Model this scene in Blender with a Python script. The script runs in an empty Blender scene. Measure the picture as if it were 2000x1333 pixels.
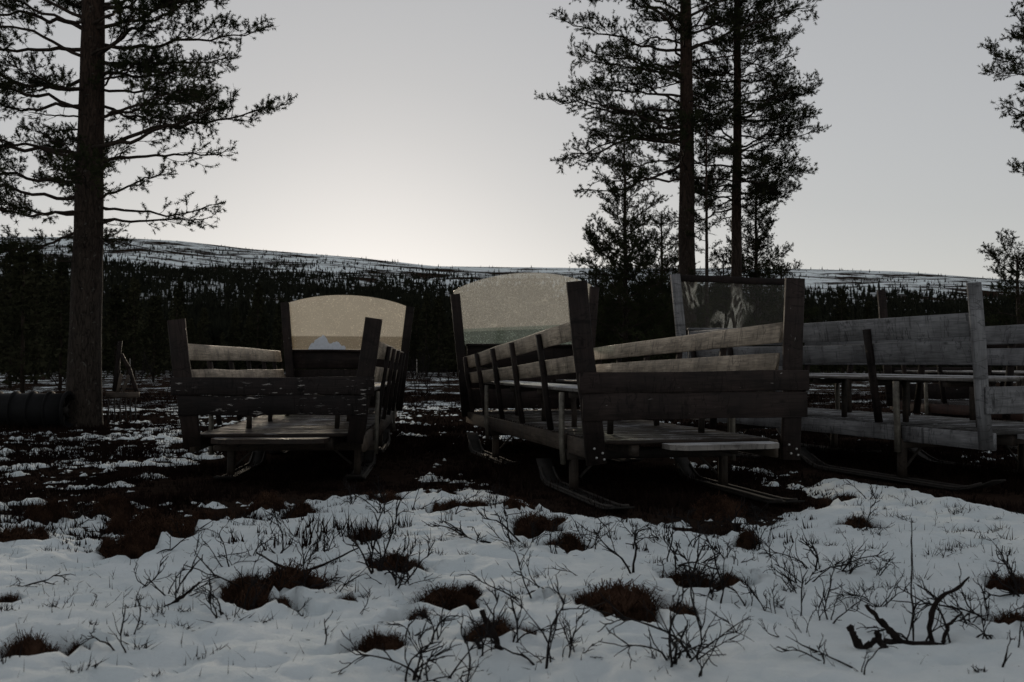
import bpy, math, random
import numpy as np
from mathutils import Vector, Matrix

R = math.radians
random.seed(7)
rng = np.random.default_rng(7)
scene = bpy.context.scene
COL = scene.collection

# ---------------------------------------------------------------- camera, sky, sun, exposure
F, EYE, PITCH = 1944.0, 1.25, R(1.34)          # focal length in photo pixels, eye height in metres
cam_d = bpy.data.cameras.new("camera")
cam_d.sensor_width = 36.0
cam_d.lens = 36.0 * F / 2000.0
cam_d.clip_start, cam_d.clip_end = 0.1, 9000.0
cam_d.dof.use_dof = True
cam_d.dof.focus_distance = 10.5
cam_d.dof.aperture_fstop = 4.0
cam = bpy.data.objects.new("camera", cam_d)
COL.objects.link(cam)
cam.location = (0, 0, EYE)
cam.rotation_euler = (R(90) + PITCH, 0, 0)
scene.camera = cam

SUN_AZ, SUN_EL = R(-8.3), R(7.2)               # azimuth from +Y towards +X
world = bpy.data.worlds.new("World")
scene.world = world
world.use_nodes = True
wn, wl = world.node_tree.nodes, world.node_tree.links
wn.clear()
sky = wn.new("ShaderNodeTexSky")
sky.sky_type = 'NISHITA'
sky.sun_disc = False
sky.sun_elevation = SUN_EL
sky.sun_rotation = SUN_AZ
sky.altitude = 300.0
sky.air_density = 1.0
sky.dust_density = 0.3
sky.ozone_density = 1.5
hsv = wn.new("ShaderNodeHueSaturation")
hsv.inputs['Saturation'].default_value = 0.35
gam = wn.new("ShaderNodeGamma")                # compresses the sky's range of brightness
gam.inputs['Gamma'].default_value = 0.46
bg = wn.new("ShaderNodeBackground")
bg.inputs['Strength'].default_value = 0.15
wo = wn.new("ShaderNodeOutputWorld")
wl.new(sky.outputs[0], hsv.inputs['Color'])
wl.new(hsv.outputs[0], gam.inputs['Color'])
tnt = wn.new("ShaderNodeMix")
tnt.data_type = 'RGBA'
tnt.blend_type = 'MULTIPLY'
tnt.inputs[0].default_value = 1.0
tnt.inputs[7].default_value = (1.022, 0.998, 0.992, 1)
wl.new(gam.outputs[0], tnt.inputs[6])
wl.new(tnt.outputs[2], bg.inputs['Color'])
wl.new(bg.outputs[0], wo.inputs['Surface'])

sun_d = bpy.data.lights.new("sun", 'SUN')
sun_d.energy = 1.4
sun_d.angle = R(15.0)
sun_d.color = (1.0, 0.85, 0.66)
sun = bpy.data.objects.new("sun", sun_d)
COL.objects.link(sun)
to_sun = Vector((math.sin(SUN_AZ) * math.cos(SUN_EL), math.cos(SUN_AZ) * math.cos(SUN_EL), math.sin(SUN_EL)))
sun.rotation_euler = to_sun.to_track_quat('Z', 'Y').to_euler()
sun.location = to_sun * 60

vs = scene.view_settings
vs.view_transform = 'Standard'
vs.look = 'None'
vs.gamma = 1.0
vs.use_curve_mapping = False
vs.exposure = 0.77
scene.cycles.max_bounces = 6
scene.cycles.diffuse_bounces = 3
scene.cycles.transparent_max_bounces = 12
scene.cycles.use_denoising = True

# ---------------------------------------------------------------- pixel helpers (a pixel gives a direction only)
def ray(u, v):
    x, y = (u - 1000) / F, (666.5 - v) / F
    return np.array([x, math.cos(PITCH) - y * math.sin(PITCH), math.sin(PITCH) + y * math.cos(PITCH)])

def on_ground(u, v, z=0.0):
    d = ray(u, v)
    t = (z - EYE) / d[2]
    return d[0] * t, d[1] * t

def at_depth(u, v, D):
    d = ray(u, v)
    t = D / d[1]
    return d[0] * t, D, EYE + d[2] * t

# ---------------------------------------------------------------- noise
def _hash(ix, iy, s):
    h = (ix.astype(np.int64) * 374761393 + iy.astype(np.int64) * 668265263 + s * 1442695041) & 0xFFFFFFFF
    h = ((h ^ (h >> 13)) * 1274126177) & 0xFFFFFFFF
    h = h ^ (h >> 16)
    return (h & 0xFFFFFF) / float(0xFFFFFF)

def vnoise(x, y, s=0):
    x, y = np.asarray(x, float), np.asarray(y, float)
    ix, iy = np.floor(x), np.floor(y)
    fx, fy = x - ix, y - iy
    fx, fy = fx * fx * fx * (fx * (fx * 6 - 15) + 10), fy * fy * fy * (fy * (fy * 6 - 15) + 10)
    a, b = _hash(ix, iy, s), _hash(ix + 1, iy, s)
    c, d = _hash(ix, iy + 1, s), _hash(ix + 1, iy + 1, s)
    return (a + (b - a) * fx) * (1 - fy) + (c + (d - c) * fx) * fy

def fbm(x, y, s=0, oct=4, gain=0.5):
    t, a, n = 0.0, 1.0, 0.0
    for k in range(oct):
        c, sn = math.cos(0.6 * k), math.sin(0.6 * k)
        t = t + a * (vnoise((x * c - y * sn) * 2 ** k, (x * sn + y * c) * 2 ** k, s + 17 * k) - 0.5)
        n += a
        a *= gain
    return t / n * 2          # about -1 .. 1

def sstep(a, b, x):
    t = np.clip((x - a) / (b - a), 0, 1)
    return t * t * (3 - 2 * t)

# ---------------------------------------------------------------- mesh helpers
def mk_mesh(name, verts, faces, mats=(), smooth=False, midx=None):
    """verts (n,3); faces: list of int arrays (m,3) or (m,4)"""
    verts = np.asarray(verts, np.float32)
    faces = [np.asarray(f, np.int32) for f in faces if len(f)]
    me = bpy.data.meshes.new(name)
    me.vertices.add(len(verts))
    me.vertices.foreach_set("co", verts.ravel())
    loops = np.concatenate([f.ravel() for f in faces])
    tot = np.concatenate([np.full(len(f), f.shape[1], np.int32) for f in faces])
    start = np.concatenate([[0], np.cumsum(tot)[:-1]]).astype(np.int32)
    me.loops.add(len(loops))
    me.loops.foreach_set("vertex_index", loops)
    me.polygons.add(len(tot))
    me.polygons.foreach_set("loop_start", start)
    me.polygons.foreach_set("loop_total", tot)
    if midx is not None:
        me.polygons.foreach_set("material_index", np.asarray(midx, np.int32))
    if smooth:
        me.polygons.foreach_set("use_smooth", np.ones(len(tot), bool))
    for m in mats:
        me.materials.append(m)
    me.update(calc_edges=True)
    return me

class Buf:
    def __init__(self):
        self.v, self.q, self.t, self.n = [], [], [], 0
    def add(self, v, q=None, t=None):
        v = np.asarray(v, float).reshape(-1, 3)
        if q is not None and len(q): self.q.append(np.asarray(q) + self.n)
        if t is not None and len(t): self.t.append(np.asarray(t) + self.n)
        self.v.append(v)
        self.n += len(v)
    def tube(self, pts, rad, sides=5, cap=True):
        pts = np.asarray(pts, float)
        n = len(pts)
        rad = np.broadcast_to(np.asarray(rad, float), (n,))
        tan = np.gradient(pts, axis=0)
        tan /= np.linalg.norm(tan, axis=1, keepdims=True) + 1e-9
        ref = np.array([0.0, 0.0, 1.0]) if abs(tan[:, 2]).mean() < 0.8 else np.array([1.0, 0.0, 0.0])
        a = np.cross(tan, ref)
        a /= np.linalg.norm(a, axis=1, keepdims=True) + 1e-9
        b = np.cross(tan, a)
        th = np.arange(sides) * 2 * math.pi / sides
        ring = pts[:, None, :] + rad[:, None, None] * (np.cos(th)[None, :, None] * a[:, None, :] + np.sin(th)[None, :, None] * b[:, None, :])
        i, j = np.meshgrid(np.arange(n - 1), np.arange(sides), indexing='ij')
        j2 = (j + 1) % sides
        q = np.stack([i * sides + j, i * sides + j2, (i + 1) * sides + j2, (i + 1) * sides + j], -1).reshape(-1, 4)
        t = []
        if cap:
            base = (n - 1) * sides
            t = [[base, base + k, base + k + 1] for k in range(1, sides - 1)] + [[0, k + 1, k] for k in range(1, sides - 1)]
        self.add(ring.reshape(-1, 3), q, t)
    def box(self, lo, hi):
        x0, y0, z0 = lo
        x1, y1, z1 = hi
        v = [(x0, y0, z0), (x1, y0, z0), (x1, y1, z0), (x0, y1, z0), (x0, y0, z1), (x1, y0, z1), (x1, y1, z1), (x0, y1, z1)]
        q = [(0, 3, 2, 1), (4, 5, 6, 7), (0, 1, 5, 4), (1, 2, 6, 5), (2, 3, 7, 6), (3, 0, 4, 7)]
        self.add(v, q)
    def mesh(self, name, mats=(), smooth=False):
        return mk_mesh(name, np.concatenate(self.v), [np.concatenate(x) for x in (self.q, self.t) if x], mats, smooth)

def obj(name, me, parent=None, M=None):
    o = bpy.data.objects.new(name, me)
    COL.objects.link(o)
    if parent is not None: o.parent = parent
    if M is not None: o.matrix_basis = M
    return o

def tag(o, label=None, cat=None, group=None, kind=None):
    if label: o["label"] = label
    if cat: o["category"] = cat
    if group: o["group"] = group
    if kind: o["kind"] = kind
    return o

def empty(name, loc, rz=0.0, label=None, cat=None, group=None):
    e = bpy.data.objects.new(name, None)
    e.empty_display_size = 0.2
    COL.objects.link(e)
    e.location = loc
    e.rotation_euler = (0, 0, rz)
    return tag(e, label, cat, group)

# ---------------------------------------------------------------- materials
def new_mat(name):
    m = bpy.data.materials.new(name)
    m.use_nodes = True
    nt = m.node_tree
    nt.nodes.clear()
    out = nt.nodes.new("ShaderNodeOutputMaterial")
    return m, nt, out

def N(nt, typ, **kw):
    n = nt.nodes.new(typ)
    for k, v in kw.items():
        if k.startswith('i_'):
            n.inputs[k[2:].replace('_', ' ')].default_value = v
        else:
            setattr(n, k, v)
    return n

def ramp(nt, src, stops, interp='LINEAR'):
    r = nt.nodes.new("ShaderNodeValToRGB")
    r.color_ramp.interpolation = interp
    while len(r.color_ramp.elements) > 1: r.color_ramp.elements.remove(r.color_ramp.elements[-1])
    for k, (p, c) in enumerate(stops):
        e = r.color_ramp.elements[0] if k == 0 else r.color_ramp.elements.new(p)
        e.position = p
        c = (c, c, c) if not hasattr(c, '__len__') else c
        e.color = (*c, 1)
    nt.links.new(src, r.inputs[0])
    return r.outputs[0]

def mixc(nt, fac, a, b, mode='MIX'):
    n = nt.nodes.new("ShaderNodeMix")
    n.data_type = 'RGBA'
    n.blend_type = mode
    n.clamp_factor = True
    for s, v in ((n.inputs[0], fac), (n.inputs[6], a), (n.inputs[7], b)):
        if hasattr(v, 'is_output'): nt.links.new(v, s)
        elif hasattr(v, '__len__'): s.default_value = (*v, 1)
        else: s.default_value = v
    return n.outputs[2]

def mth(nt, op, a, b=0.0, c=None):
    n = nt.nodes.new("ShaderNodeMath")
    n.operation = op
    for k, v in enumerate((a, b) if c is None else (a, b, c)):
        if hasattr(v, 'is_output'): nt.links.new(v, n.inputs[k])
        else: n.inputs[k].default_value = v
    return n.outputs[0]

def noise(nt, vec, scale, detail=4.0, rough=0.55, dist=0.0):
    n = N(nt, "ShaderNodeTexNoise")
    n.inputs['Scale'].default_value = scale
    n.inputs['Detail'].default_value = detail
    n.inputs['Roughness'].default_value = rough
    n.inputs['Distortion'].default_value = dist
    nt.links.new(vec, n.inputs['Vector'])
    return n.outputs[0]

def bump(nt, h, strength=0.4, dist=0.01):
    b = N(nt, "ShaderNodeBump")
    b.inputs['Strength'].default_value = strength
    b.inputs['Distance'].default_value = dist
    nt.links.new(h, b.inputs['Height'])
    return b.outputs[0]

def wood(name, dark, light, tint=0.35, rough=(0.55, 0.85), frost=0.0, chips=0.0, spec=0.3, lichen=0.0, stain=0.7):
    """weathered board: the grain runs along the object's own X axis"""
    m, nt, out = new_mat(name)
    L = nt.links
    tc = N(nt, "ShaderNodeTexCoord")
    oi = N(nt, "ShaderNodeObjectInfo")
    off = N(nt, "ShaderNodeVectorMath", operation='MULTIPLY_ADD')
    comb = N(nt, "ShaderNodeCombineXYZ")
    L.new(oi.outputs['Random'], comb.inputs[0]); L.new(oi.outputs['Random'], comb.inputs[1])
    L.new(comb.outputs[0], off.inputs[0])
    off.inputs[1].default_value = (37.0, 23.0, 0.0)
    L.new(tc.outputs['Object'], off.inputs[2])
    v = off.outputs[0]
    mp = N(nt, "ShaderNodeMapping")
    mp.inputs['Scale'].default_value = (1.0, 14.0, 14.0)
    L.new(v, mp.inputs[0])
    grain = noise(nt, mp.outputs[0], 3.0, 6.0, 0.65, 0.6)
    mp2 = N(nt, "ShaderNodeMapping")
    mp2.inputs['Scale'].default_value = (0.7, 45.0, 45.0)
    L.new(v, mp2.inputs[0])
    fine = noise(nt, mp2.outputs[0], 4.0, 3.0, 0.6)
    blot = noise(nt, v, 2.6, 4.0, 0.6)
    # knots
    mp3 = N(nt, "ShaderNodeMapping")
    mp3.inputs['Scale'].default_value = (2.6, 6.0, 6.0)
    L.new(v, mp3.inputs[0])
    vor = N(nt, "ShaderNodeTexVoronoi")
    vor.inputs['Scale'].default_value = 1.0
    L.new(mp3.outputs[0], vor.inputs['Vector'])
    knot = ramp(nt, vor.outputs['Distance'], [(0.04, 1.0), (0.13, 0.0)])
    # drying cracks across and stains running across the board
    mp4 = N(nt, "ShaderNodeMapping")
    mp4.inputs['Scale'].default_value = (9.0, 1.2, 1.2)
    L.new(v, mp4.inputs[0])
    cross = noise(nt, mp4.outputs[0], 1.3, 5.0, 0.7, 0.4)
    crossm = ramp(nt, cross, [(0.34, 1.0), (0.42, 0.0)])
    mp7 = N(nt, "ShaderNodeMapping")
    mp7.inputs['Scale'].default_value = (4.0, 0.9, 0.9)
    L.new(v, mp7.inputs[0])
    ck = mth(nt, 'ABSOLUTE', mth(nt, 'SUBTRACT', noise(nt, mp7.outputs[0], 1.5, 3.0, 0.6, 0.5), 0.5))
    mp8 = N(nt, "ShaderNodeMapping")
    mp8.inputs['Scale'].default_value = (0.35, 7.0, 7.0)
    L.new(v, mp8.inputs[0])
    ln_ = mth(nt, 'ABSOLUTE', mth(nt, 'SUBTRACT', noise(nt, mp8.outputs[0], 1.5, 4.0, 0.6, 0.3), 0.5))
    crackm = mth(nt, 'MAXIMUM', ramp(nt, ck, [(0.003, 1.0), (0.012, 0.0)]), ramp(nt, ln_, [(0.004, 0.6), (0.016, 0.0)]))
    g = mth(nt, 'ADD', mth(nt, 'MULTIPLY', grain, 0.65), mth(nt, 'MULTIPLY', fine, 0.35))
    c = mixc(nt, ramp(nt, g, [(0.30, 0.0), (0.70, 1.0)]), dark, light)
    c = mixc(nt, mth(nt, 'MULTIPLY', ramp(nt, blot, [(0.38, 1.0), (0.60, 0.0)]), stain), c, tuple(x * 0.45 for x in dark))
    c = mixc(nt, mth(nt, 'MULTIPLY', knot, 0.8), c, tuple(x * 0.3 for x in dark))
    c = mixc(nt, mth(nt, 'MULTIPLY', crossm, 0.8), c, tuple(x * 0.35 for x in dark))
    c = mixc(nt, mth(nt, 'MULTIPLY', crackm, 0.6), c, tuple(x * 0.22 for x in dark))
    val = mth(nt, 'ADD', mth(nt, 'MULTIPLY', oi.outputs['Random'], tint * 2), 1.0 - tint)
    hs = N(nt, "ShaderNodeHueSaturation")
    L.new(c, hs.inputs['Color']); L.new(val, hs.inputs['Value'])
    c = hs.outputs[0]
    if chips:
        mp5 = N(nt, "ShaderNodeMapping")
        mp5.inputs['Scale'].default_value = (5.0, 26.0, 26.0)
        L.new(v, mp5.inputs[0])
        ch = noise(nt, mp5.outputs[0], 1.6, 4.0, 0.6)
        gate = noise(nt, v, 1.7, 2.0, 0.5)
        chm = mth(nt, 'MULTIPLY', ramp(nt, ch, [(0.72 - chips, 0.0), (0.745 - chips, 1.0)]), ramp(nt, gate, [(0.46, 0.0), (0.54, 1.0)]))
        c = mixc(nt, mth(nt, 'MULTIPLY', chm, 0.8), c, (0.42, 0.40, 0.38))
    if lichen:
        li = noise(nt, v, 26.0, 4.0, 0.6)
        c = mixc(nt, ramp(nt, li, [(0.66 - lichen, 0.0), (0.70 - lichen, 0.7)]), c, (0.33, 0.34, 0.31))
    rg = ramp(nt, blot, [(0.3, rough[0]), (0.7, rough[1])])
    if frost:
        mp6 = N(nt, "ShaderNodeMapping")
        mp6.inputs['Scale'].default_value = (3.0, 16.0, 16.0)
        L.new(v, mp6.inputs[0])
        fr = noise(nt, mp6.outputs[0], 1.5, 6.0, 0.7, 0.3)
        big = noise(nt, v, 0.9, 3.0, 0.5)
        geo = N(nt, "ShaderNodeNewGeometry")
        sep = N(nt, "ShaderNodeSeparateXYZ")
        L.new(geo.outputs['Normal'], sep.inputs[0])
        up = ramp(nt, sep.outputs[2], [(0.55, 0.0), (0.85, 1.0)])
        fm = ramp(nt, mth(nt, 'ADD', mth(nt, 'MULTIPLY', fr, 0.6), mth(nt, 'MULTIPLY', big, 0.4)), [(0.56 - frost, 0.0), (0.66 - frost, 1.0)])
        fm = mth(nt, 'MULTIPLY', fm, up)
        c = mixc(nt, mth(nt, 'MULTIPLY', fm, 0.75), c, (0.55, 0.57, 0.60))
    bs = N(nt, "ShaderNodeBsdfPrincipled")
    bs.inputs['Specular IOR Level'].default_value = spec
    L.new(c, bs.inputs['Base Color'])
    L.new(rg, bs.inputs['Roughness'])
    hgt = mth(nt, 'SUBTRACT', g, mth(nt, 'MULTIPLY', mth(nt, 'MAXIMUM', knot, crackm), 0.25))
    L.new(bump(nt, hgt, 0.55, 0.006), bs.inputs['Normal'])
    L.new(bs.outputs[0], out.inputs[0])
    return m

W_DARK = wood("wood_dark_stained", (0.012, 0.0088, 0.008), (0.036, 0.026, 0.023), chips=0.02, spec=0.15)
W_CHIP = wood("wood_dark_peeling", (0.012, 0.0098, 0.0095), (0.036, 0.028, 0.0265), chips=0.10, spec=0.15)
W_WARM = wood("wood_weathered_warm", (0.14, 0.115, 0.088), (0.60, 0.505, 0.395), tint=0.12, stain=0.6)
W_GREY = wood("wood_weathered_grey", (0.10, 0.10, 0.104), (0.30, 0.302, 0.312), tint=0.14, stain=0.55)
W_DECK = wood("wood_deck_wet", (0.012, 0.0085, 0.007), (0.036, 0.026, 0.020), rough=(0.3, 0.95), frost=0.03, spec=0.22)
W_DECKG = wood("wood_deck_grey", (0.03, 0.029, 0.028), (0.08, 0.078, 0.076), rough=(0.4, 0.9), frost=0.05, spec=0.22)
W_SEAT = wood("wood_seat_frosted", (0.11, 0.10, 0.09), (0.24, 0.225, 0.21), frost=0.14, rough=(0.4, 0.7))
W_RED = wood("wood_dull_red", (0.055, 0.025, 0.018), (0.10, 0.05, 0.038))
W_MID = wood("wood_weathered_brown", (0.035, 0.027, 0.021), (0.115, 0.09, 0.07), tint=0.15, stain=0.6)
W_CHASSIS = wood("wood_chassis", (0.022, 0.017, 0.013), (0.06, 0.046, 0.036))

def simple(name, col, rough=0.6, metal=0.0, var=0.3, scale=8.0, spec=0.4):
    m, nt, out = new_mat(name)
    tc = N(nt, "ShaderNodeTexCoord")
    n1 = noise(nt, tc.outputs['Object'], scale, 5.0, 0.65)
    c = mixc(nt, ramp(nt, n1, [(0.3, 0.0), (0.7, 1.0)]), tuple(x * (1 - var) for x in col), tuple(min(1, x * (1 + var)) for x in col))
    bs = N(nt, "ShaderNodeBsdfPrincipled")
    bs.inputs['Roughness'].default_value = rough
    bs.inputs['Metallic'].default_value = metal
    bs.inputs['Specular IOR Level'].default_value = spec
    nt.links.new(c, bs.inputs['Base Color'])
    nt.links.new(bump(nt, n1, 0.3, 0.004), bs.inputs['Normal'])
    nt.links.new(bs.outputs[0], out.inputs[0])
    return m

STEEL = simple("steel_worn", (0.035, 0.03, 0.026), 0.85, 0.0, 0.4, 12)
STEEL_DK = simple("steel_dark", (0.016, 0.014, 0.012), 0.85, 0.0, 0.4, 10)
STAKE = simple("stake_galvanised", (0.13, 0.12, 0.10), 0.55, 0.3, 0.5, 18)
BOLT = simple("bolt_pale", (0.30, 0.30, 0.29), 0.5, 0.2, 0.2, 30)
DRUM = simple("drum_black_plastic", (0.007, 0.007, 0.0075), 0.7, 0.0, 0.4, 6, 0.15)
STAKE_WHITE = simple("stick_pale", (0.35, 0.33, 0.30), 0.8, 0.0, 0.3, 6)
TWIG = simple("twig_bark", (0.010, 0.008, 0.008), 0.85, 0.0, 0.45, 30, 0.15)
ROOT = simple("root_bark", (0.013, 0.010, 0.009), 0.95, 0.0, 0.5, 22, 0.1)

def snow_mat():
    m, nt, out = new_mat("snow_old")
    geo = N(nt, "ShaderNodeNewGeometry")
    p = geo.outputs['Position']
    n1 = noise(nt, p, 3.0, 5.0, 0.6)
    n2 = noise(nt, p, 42.0, 6.0, 0.75)
    deb = noise(nt, p, 38.0, 3.0, 0.6)
    gate = noise(nt, p, 1.3, 3.0, 0.6)
    c = mixc(nt, ramp(nt, n1, [(0.3, 0.0), (0.7, 1.0)]), (0.68, 0.755, 0.775), (0.80, 0.86, 0.875))
    dm = mth(nt, 'MULTIPLY', ramp(nt, deb, [(0.69, 0.0), (0.74, 1.0)]), ramp(nt, gate, [(0.45, 0.0), (0.6, 0.8)]))
    c = mixc(nt, dm, c, (0.10, 0.075, 0.06))
    bs = N(nt, "ShaderNodeBsdfPrincipled")
    bs.inputs['Roughness'].default_value = 0.75
    bs.inputs['Specular IOR Level'].default_value = 0.25
    nt.links.new(c, bs.inputs['Base Color'])
    h = mth(nt, 'ADD', mth(nt, 'MULTIPLY', n2, 0.6), n1)
    nt.links.new(bump(nt, h, 0.6, 0.045), bs.inputs['Normal'])
    nt.links.new(bs.outputs[0], out.inputs[0])
    return m
SNOW = snow_mat()

def ground_mat():
    m, nt, out = new_mat("heath_and_far_snow")
    geo = N(nt, "ShaderNodeNewGeometry")
    p = geo.outputs['Position']
    L = nt.links
    sep = N(nt, "ShaderNodeSeparateXYZ")
    L.new(p, sep.inputs[0])
    y = sep.outputs[1]
    n1 = noise(nt, p, 6.0, 6.0, 0.7)
    n2 = noise(nt, p, 0.8, 4.0, 0.6)
    heath = mixc(nt, ramp(nt, n1, [(0.3, 0.0), (0.7, 1.0)]), (0.012, 0.0085, 0.007), (0.034, 0.024, 0.018))
    heath = mixc(nt, ramp(nt, n2, [(0.4, 0.0), (0.65, 0.6)]), heath, (0.028, 0.017, 0.013))
    # snow lying on the open bog beyond the near snow sheet, then on the fell
    flat = N(nt, "ShaderNodeMapping")
    flat.inputs['Scale'].default_value = (1, 1, 0)
    L.new(p, flat.inputs[0])
    b1 = noise(nt, flat.outputs[0], 0.22, 6.0, 0.62)
    b2 = noise(nt, flat.outputs[0], 1.6, 5.0, 0.65)
    bog = ramp(nt, mth(nt, 'ADD', mth(nt, 'MULTIPLY', b1, 0.55), mth(nt, 'MULTIPLY', b2, 0.45)), [(0.545, 0.0), (0.57, 1.0)])
    lng = N(nt, "ShaderNodeMapping")
    lng.inputs['Scale'].default_value = (0.45, 1, 0)
    L.new(p, lng.inputs[0])
    far1 = noise(nt, lng.outputs[0], 0.014, 7.0, 0.68, 0.4)
    far2 = noise(nt, lng.outputs[0], 0.06, 5.0, 0.65)
    fell = ramp(nt, mth(nt, 'ADD', mth(nt, 'MULTIPLY', far1, 0.6), mth(nt, 'MULTIPLY', far2, 0.4)), [(0.47, 0.0), (0.515, 1.0)])
    floor_ = ramp(nt, mth(nt, 'DIVIDE', y, 1200.0), [(0.55, 0.30), (0.95, 0.0)])
    fell = mth(nt, 'MULTIPLY', fell, mth(nt, 'SUBTRACT', 1.0, mth(nt, 'MULTIPLY', floor_, 2.6)))
    isfar = ramp(nt, mth(nt, 'DIVIDE', y, 1000.0), [(0.11, 0.0), (0.2, 1.0)])
    isbog = ramp(nt, mth(nt, 'DIVIDE', y, 100.0), [(0.28, 0.0), (0.31, 1.0)])
    sm = mixc(nt, isfar, mth(nt, 'MULTIPLY', bog, isbog), fell)
    c = mixc(nt, sm, heath, (0.76, 0.82, 0.84))
    bs = N(nt, "ShaderNodeBsdfDiffuse")
    bs.inputs['Roughness'].default_value = 1.0
    L.new(c, bs.inputs['Color'])
    L.new(bump(nt, n1, 0.6, 0.04), bs.inputs['Normal'])
    L.new(bs.outputs[0], out.inputs[0])
    return m
GROUND = ground_mat()

def leafy(name, dark, light, scale=3.0, rough=0.7, transl=0.0):
    m, nt, out = new_mat(name)
    geo = N(nt, "ShaderNodeNewGeometry")
    oi = N(nt, "ShaderNodeObjectInfo")
    n1 = noise(nt, geo.outputs['Position'], scale, 3.0, 0.6)
    c = mixc(nt, ramp(nt, n1, [(0.35, 0.0), (0.65, 1.0)]), dark, light)
    hs = N(nt, "ShaderNodeHueSaturation")
    nt.links.new(c, hs.inputs['Color'])
    nt.links.new(mth(nt, 'ADD', mth(nt, 'MULTIPLY', oi.outputs['Random'], 0.5), 0.75), hs.inputs['Value'])
    bs = N(nt, "ShaderNodeBsdfDiffuse")
    bs.inputs['Roughness'].default_value = rough
    nt.links.new(hs.outputs[0], bs.inputs['Color'])
    sh = bs.outputs[0]
    if transl:
        tr = N(nt, "ShaderNodeBsdfTranslucent")
        nt.links.new(hs.outputs[0], tr.inputs[0])
        mx = N(nt, "ShaderNodeMixShader")
        mx.inputs[0].default_value = transl
        nt.links.new(sh, mx.inputs[1]); nt.links.new(tr.outputs[0], mx.inputs[2])
        sh = mx.outputs[0]
    nt.links.new(sh, out.inputs[0])
    return m
NEEDLE = leafy("pine_needles", (0.020, 0.026, 0.014), (0.045, 0.050, 0.026), 2.0, transl=0.15)
CONIFER = leafy("conifer_foliage", (0.018, 0.020, 0.012), (0.040, 0.040, 0.024), 0.5)
FARWOOD = leafy("far_conifers", (0.016, 0.018, 0.013), (0.034, 0.036, 0.026), 0.05)
HEATHER = leafy("heather_sprigs", (0.011, 0.0066, 0.0058), (0.030, 0.019, 0.0155), 1.6, 0.9)
GRASS = leafy("dead_grass", (0.022, 0.013, 0.009), (0.075, 0.043, 0.029), 9.0, 0.9, 0.1)

def bark_mat(name, low, high, flake):
    m, nt, out = new_mat(name)
    L = nt.links
    tc = N(nt, "ShaderNodeTexCoord")
    o = tc.outputs['Object']
    mp = N(nt, "ShaderNodeMapping")
    mp.inputs['Scale'].default_value = (7.0, 7.0, 1.5)
    L.new(o, mp.inputs[0])
    vor = N(nt, "ShaderNodeTexVoronoi", feature='DISTANCE_TO_EDGE')
    vor.inputs['Scale'].default_value = 3.2
    L.new(mp.outputs[0], vor.inputs['Vector'])
    n1 = noise(nt, mp.outputs[0], 2.2, 7.0, 0.75, 0.8)
    n2 = noise(nt, o, 9.0, 5.0, 0.6)
    sep = N(nt, "ShaderNodeSeparateXYZ")
    L.new(o, sep.inputs[0])
    hgt = ramp(nt, mth(nt, 'DIVIDE', sep.outputs[2], 14.0), [(0.15, 0.0), (0.7, 1.0)])
    c = mixc(nt, hgt, low, high)
    c = mixc(nt, ramp(nt, n1, [(0.35, 0.7), (0.6, 0.0)]), c, tuple(x * 0.3 for x in low))
    crack = mth(nt, 'MULTIPLY', ramp(nt, vor.outputs['Distance'], [(0.0, 1.0), (0.10, 0.0)]), ramp(nt, n1, [(0.4, 1.0), (0.6, 0.1)]))
    c = mixc(nt, mth(nt, 'MULTIPLY', crack, 0.85), c, tuple(x * 0.2 for x in low))
    c = mixc(nt, ramp(nt, n2, [(0.63, 0.0), (0.70, 0.55)]), c, flake)
    bs = N(nt, "ShaderNodeBsdfPrincipled")
    bs.inputs['Roughness'].default_value = 0.9
    bs.inputs['Specular IOR Level'].default_value = 0.15
    L.new(c, bs.inputs['Base Color'])
    h = mth(nt, 'SUBTRACT', mth(nt, 'MULTIPLY', n1, 0.7), crack)
    L.new(bump(nt, h, 0.9, 0.03), bs.inputs['Normal'])
    L.new(bs.outputs[0], out.inputs[0])
    return m
BARK = bark_mat("pine_bark", (0.045, 0.036, 0.030), (0.055, 0.034, 0.025), (0.15, 0.15, 0.135))
LIMB = simple("limb_bark", (0.035, 0.027, 0.022), 0.9, 0.0, 0.4, 14, 0.1)

# ---------------------------------------------------------------- ground and snow
RIDGE_D = 1600.0
_ru = np.array([-3000, -600, 0, 210, 350, 500, 700, 850, 1100, 1400, 1560, 1750, 1950, 2300, 4000, 6000])
_rv = np.array([540, 480, 462, 463, 470, 487, 503, 520, 523, 524, 525, 530, 545, 560, 585, 600])
RX, RZ = (_ru - 1000) / F * RIDGE_D, (712 - _rv) / F * RIDGE_D + EYE

# where the unbroken foreground snow gives way to heath (world x -> y)
_front = [(-300, 1010), (0, 1015), (150, 1055), (350, 1070), (450, 1015), (600, 1000), (700, 980), (800, 965), (940, 960), (1020, 985), (1120, 1020),
          (1250, 1030), (1400, 1050), (1500, 1025), (1560, 985), (1600, 935), (1700, 955), (1800, 985), (1960, 1003), (2100, 1005), (2400, 1010)]
_fp = np.array(sorted(on_ground(u, v) for u, v in _front))

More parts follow.
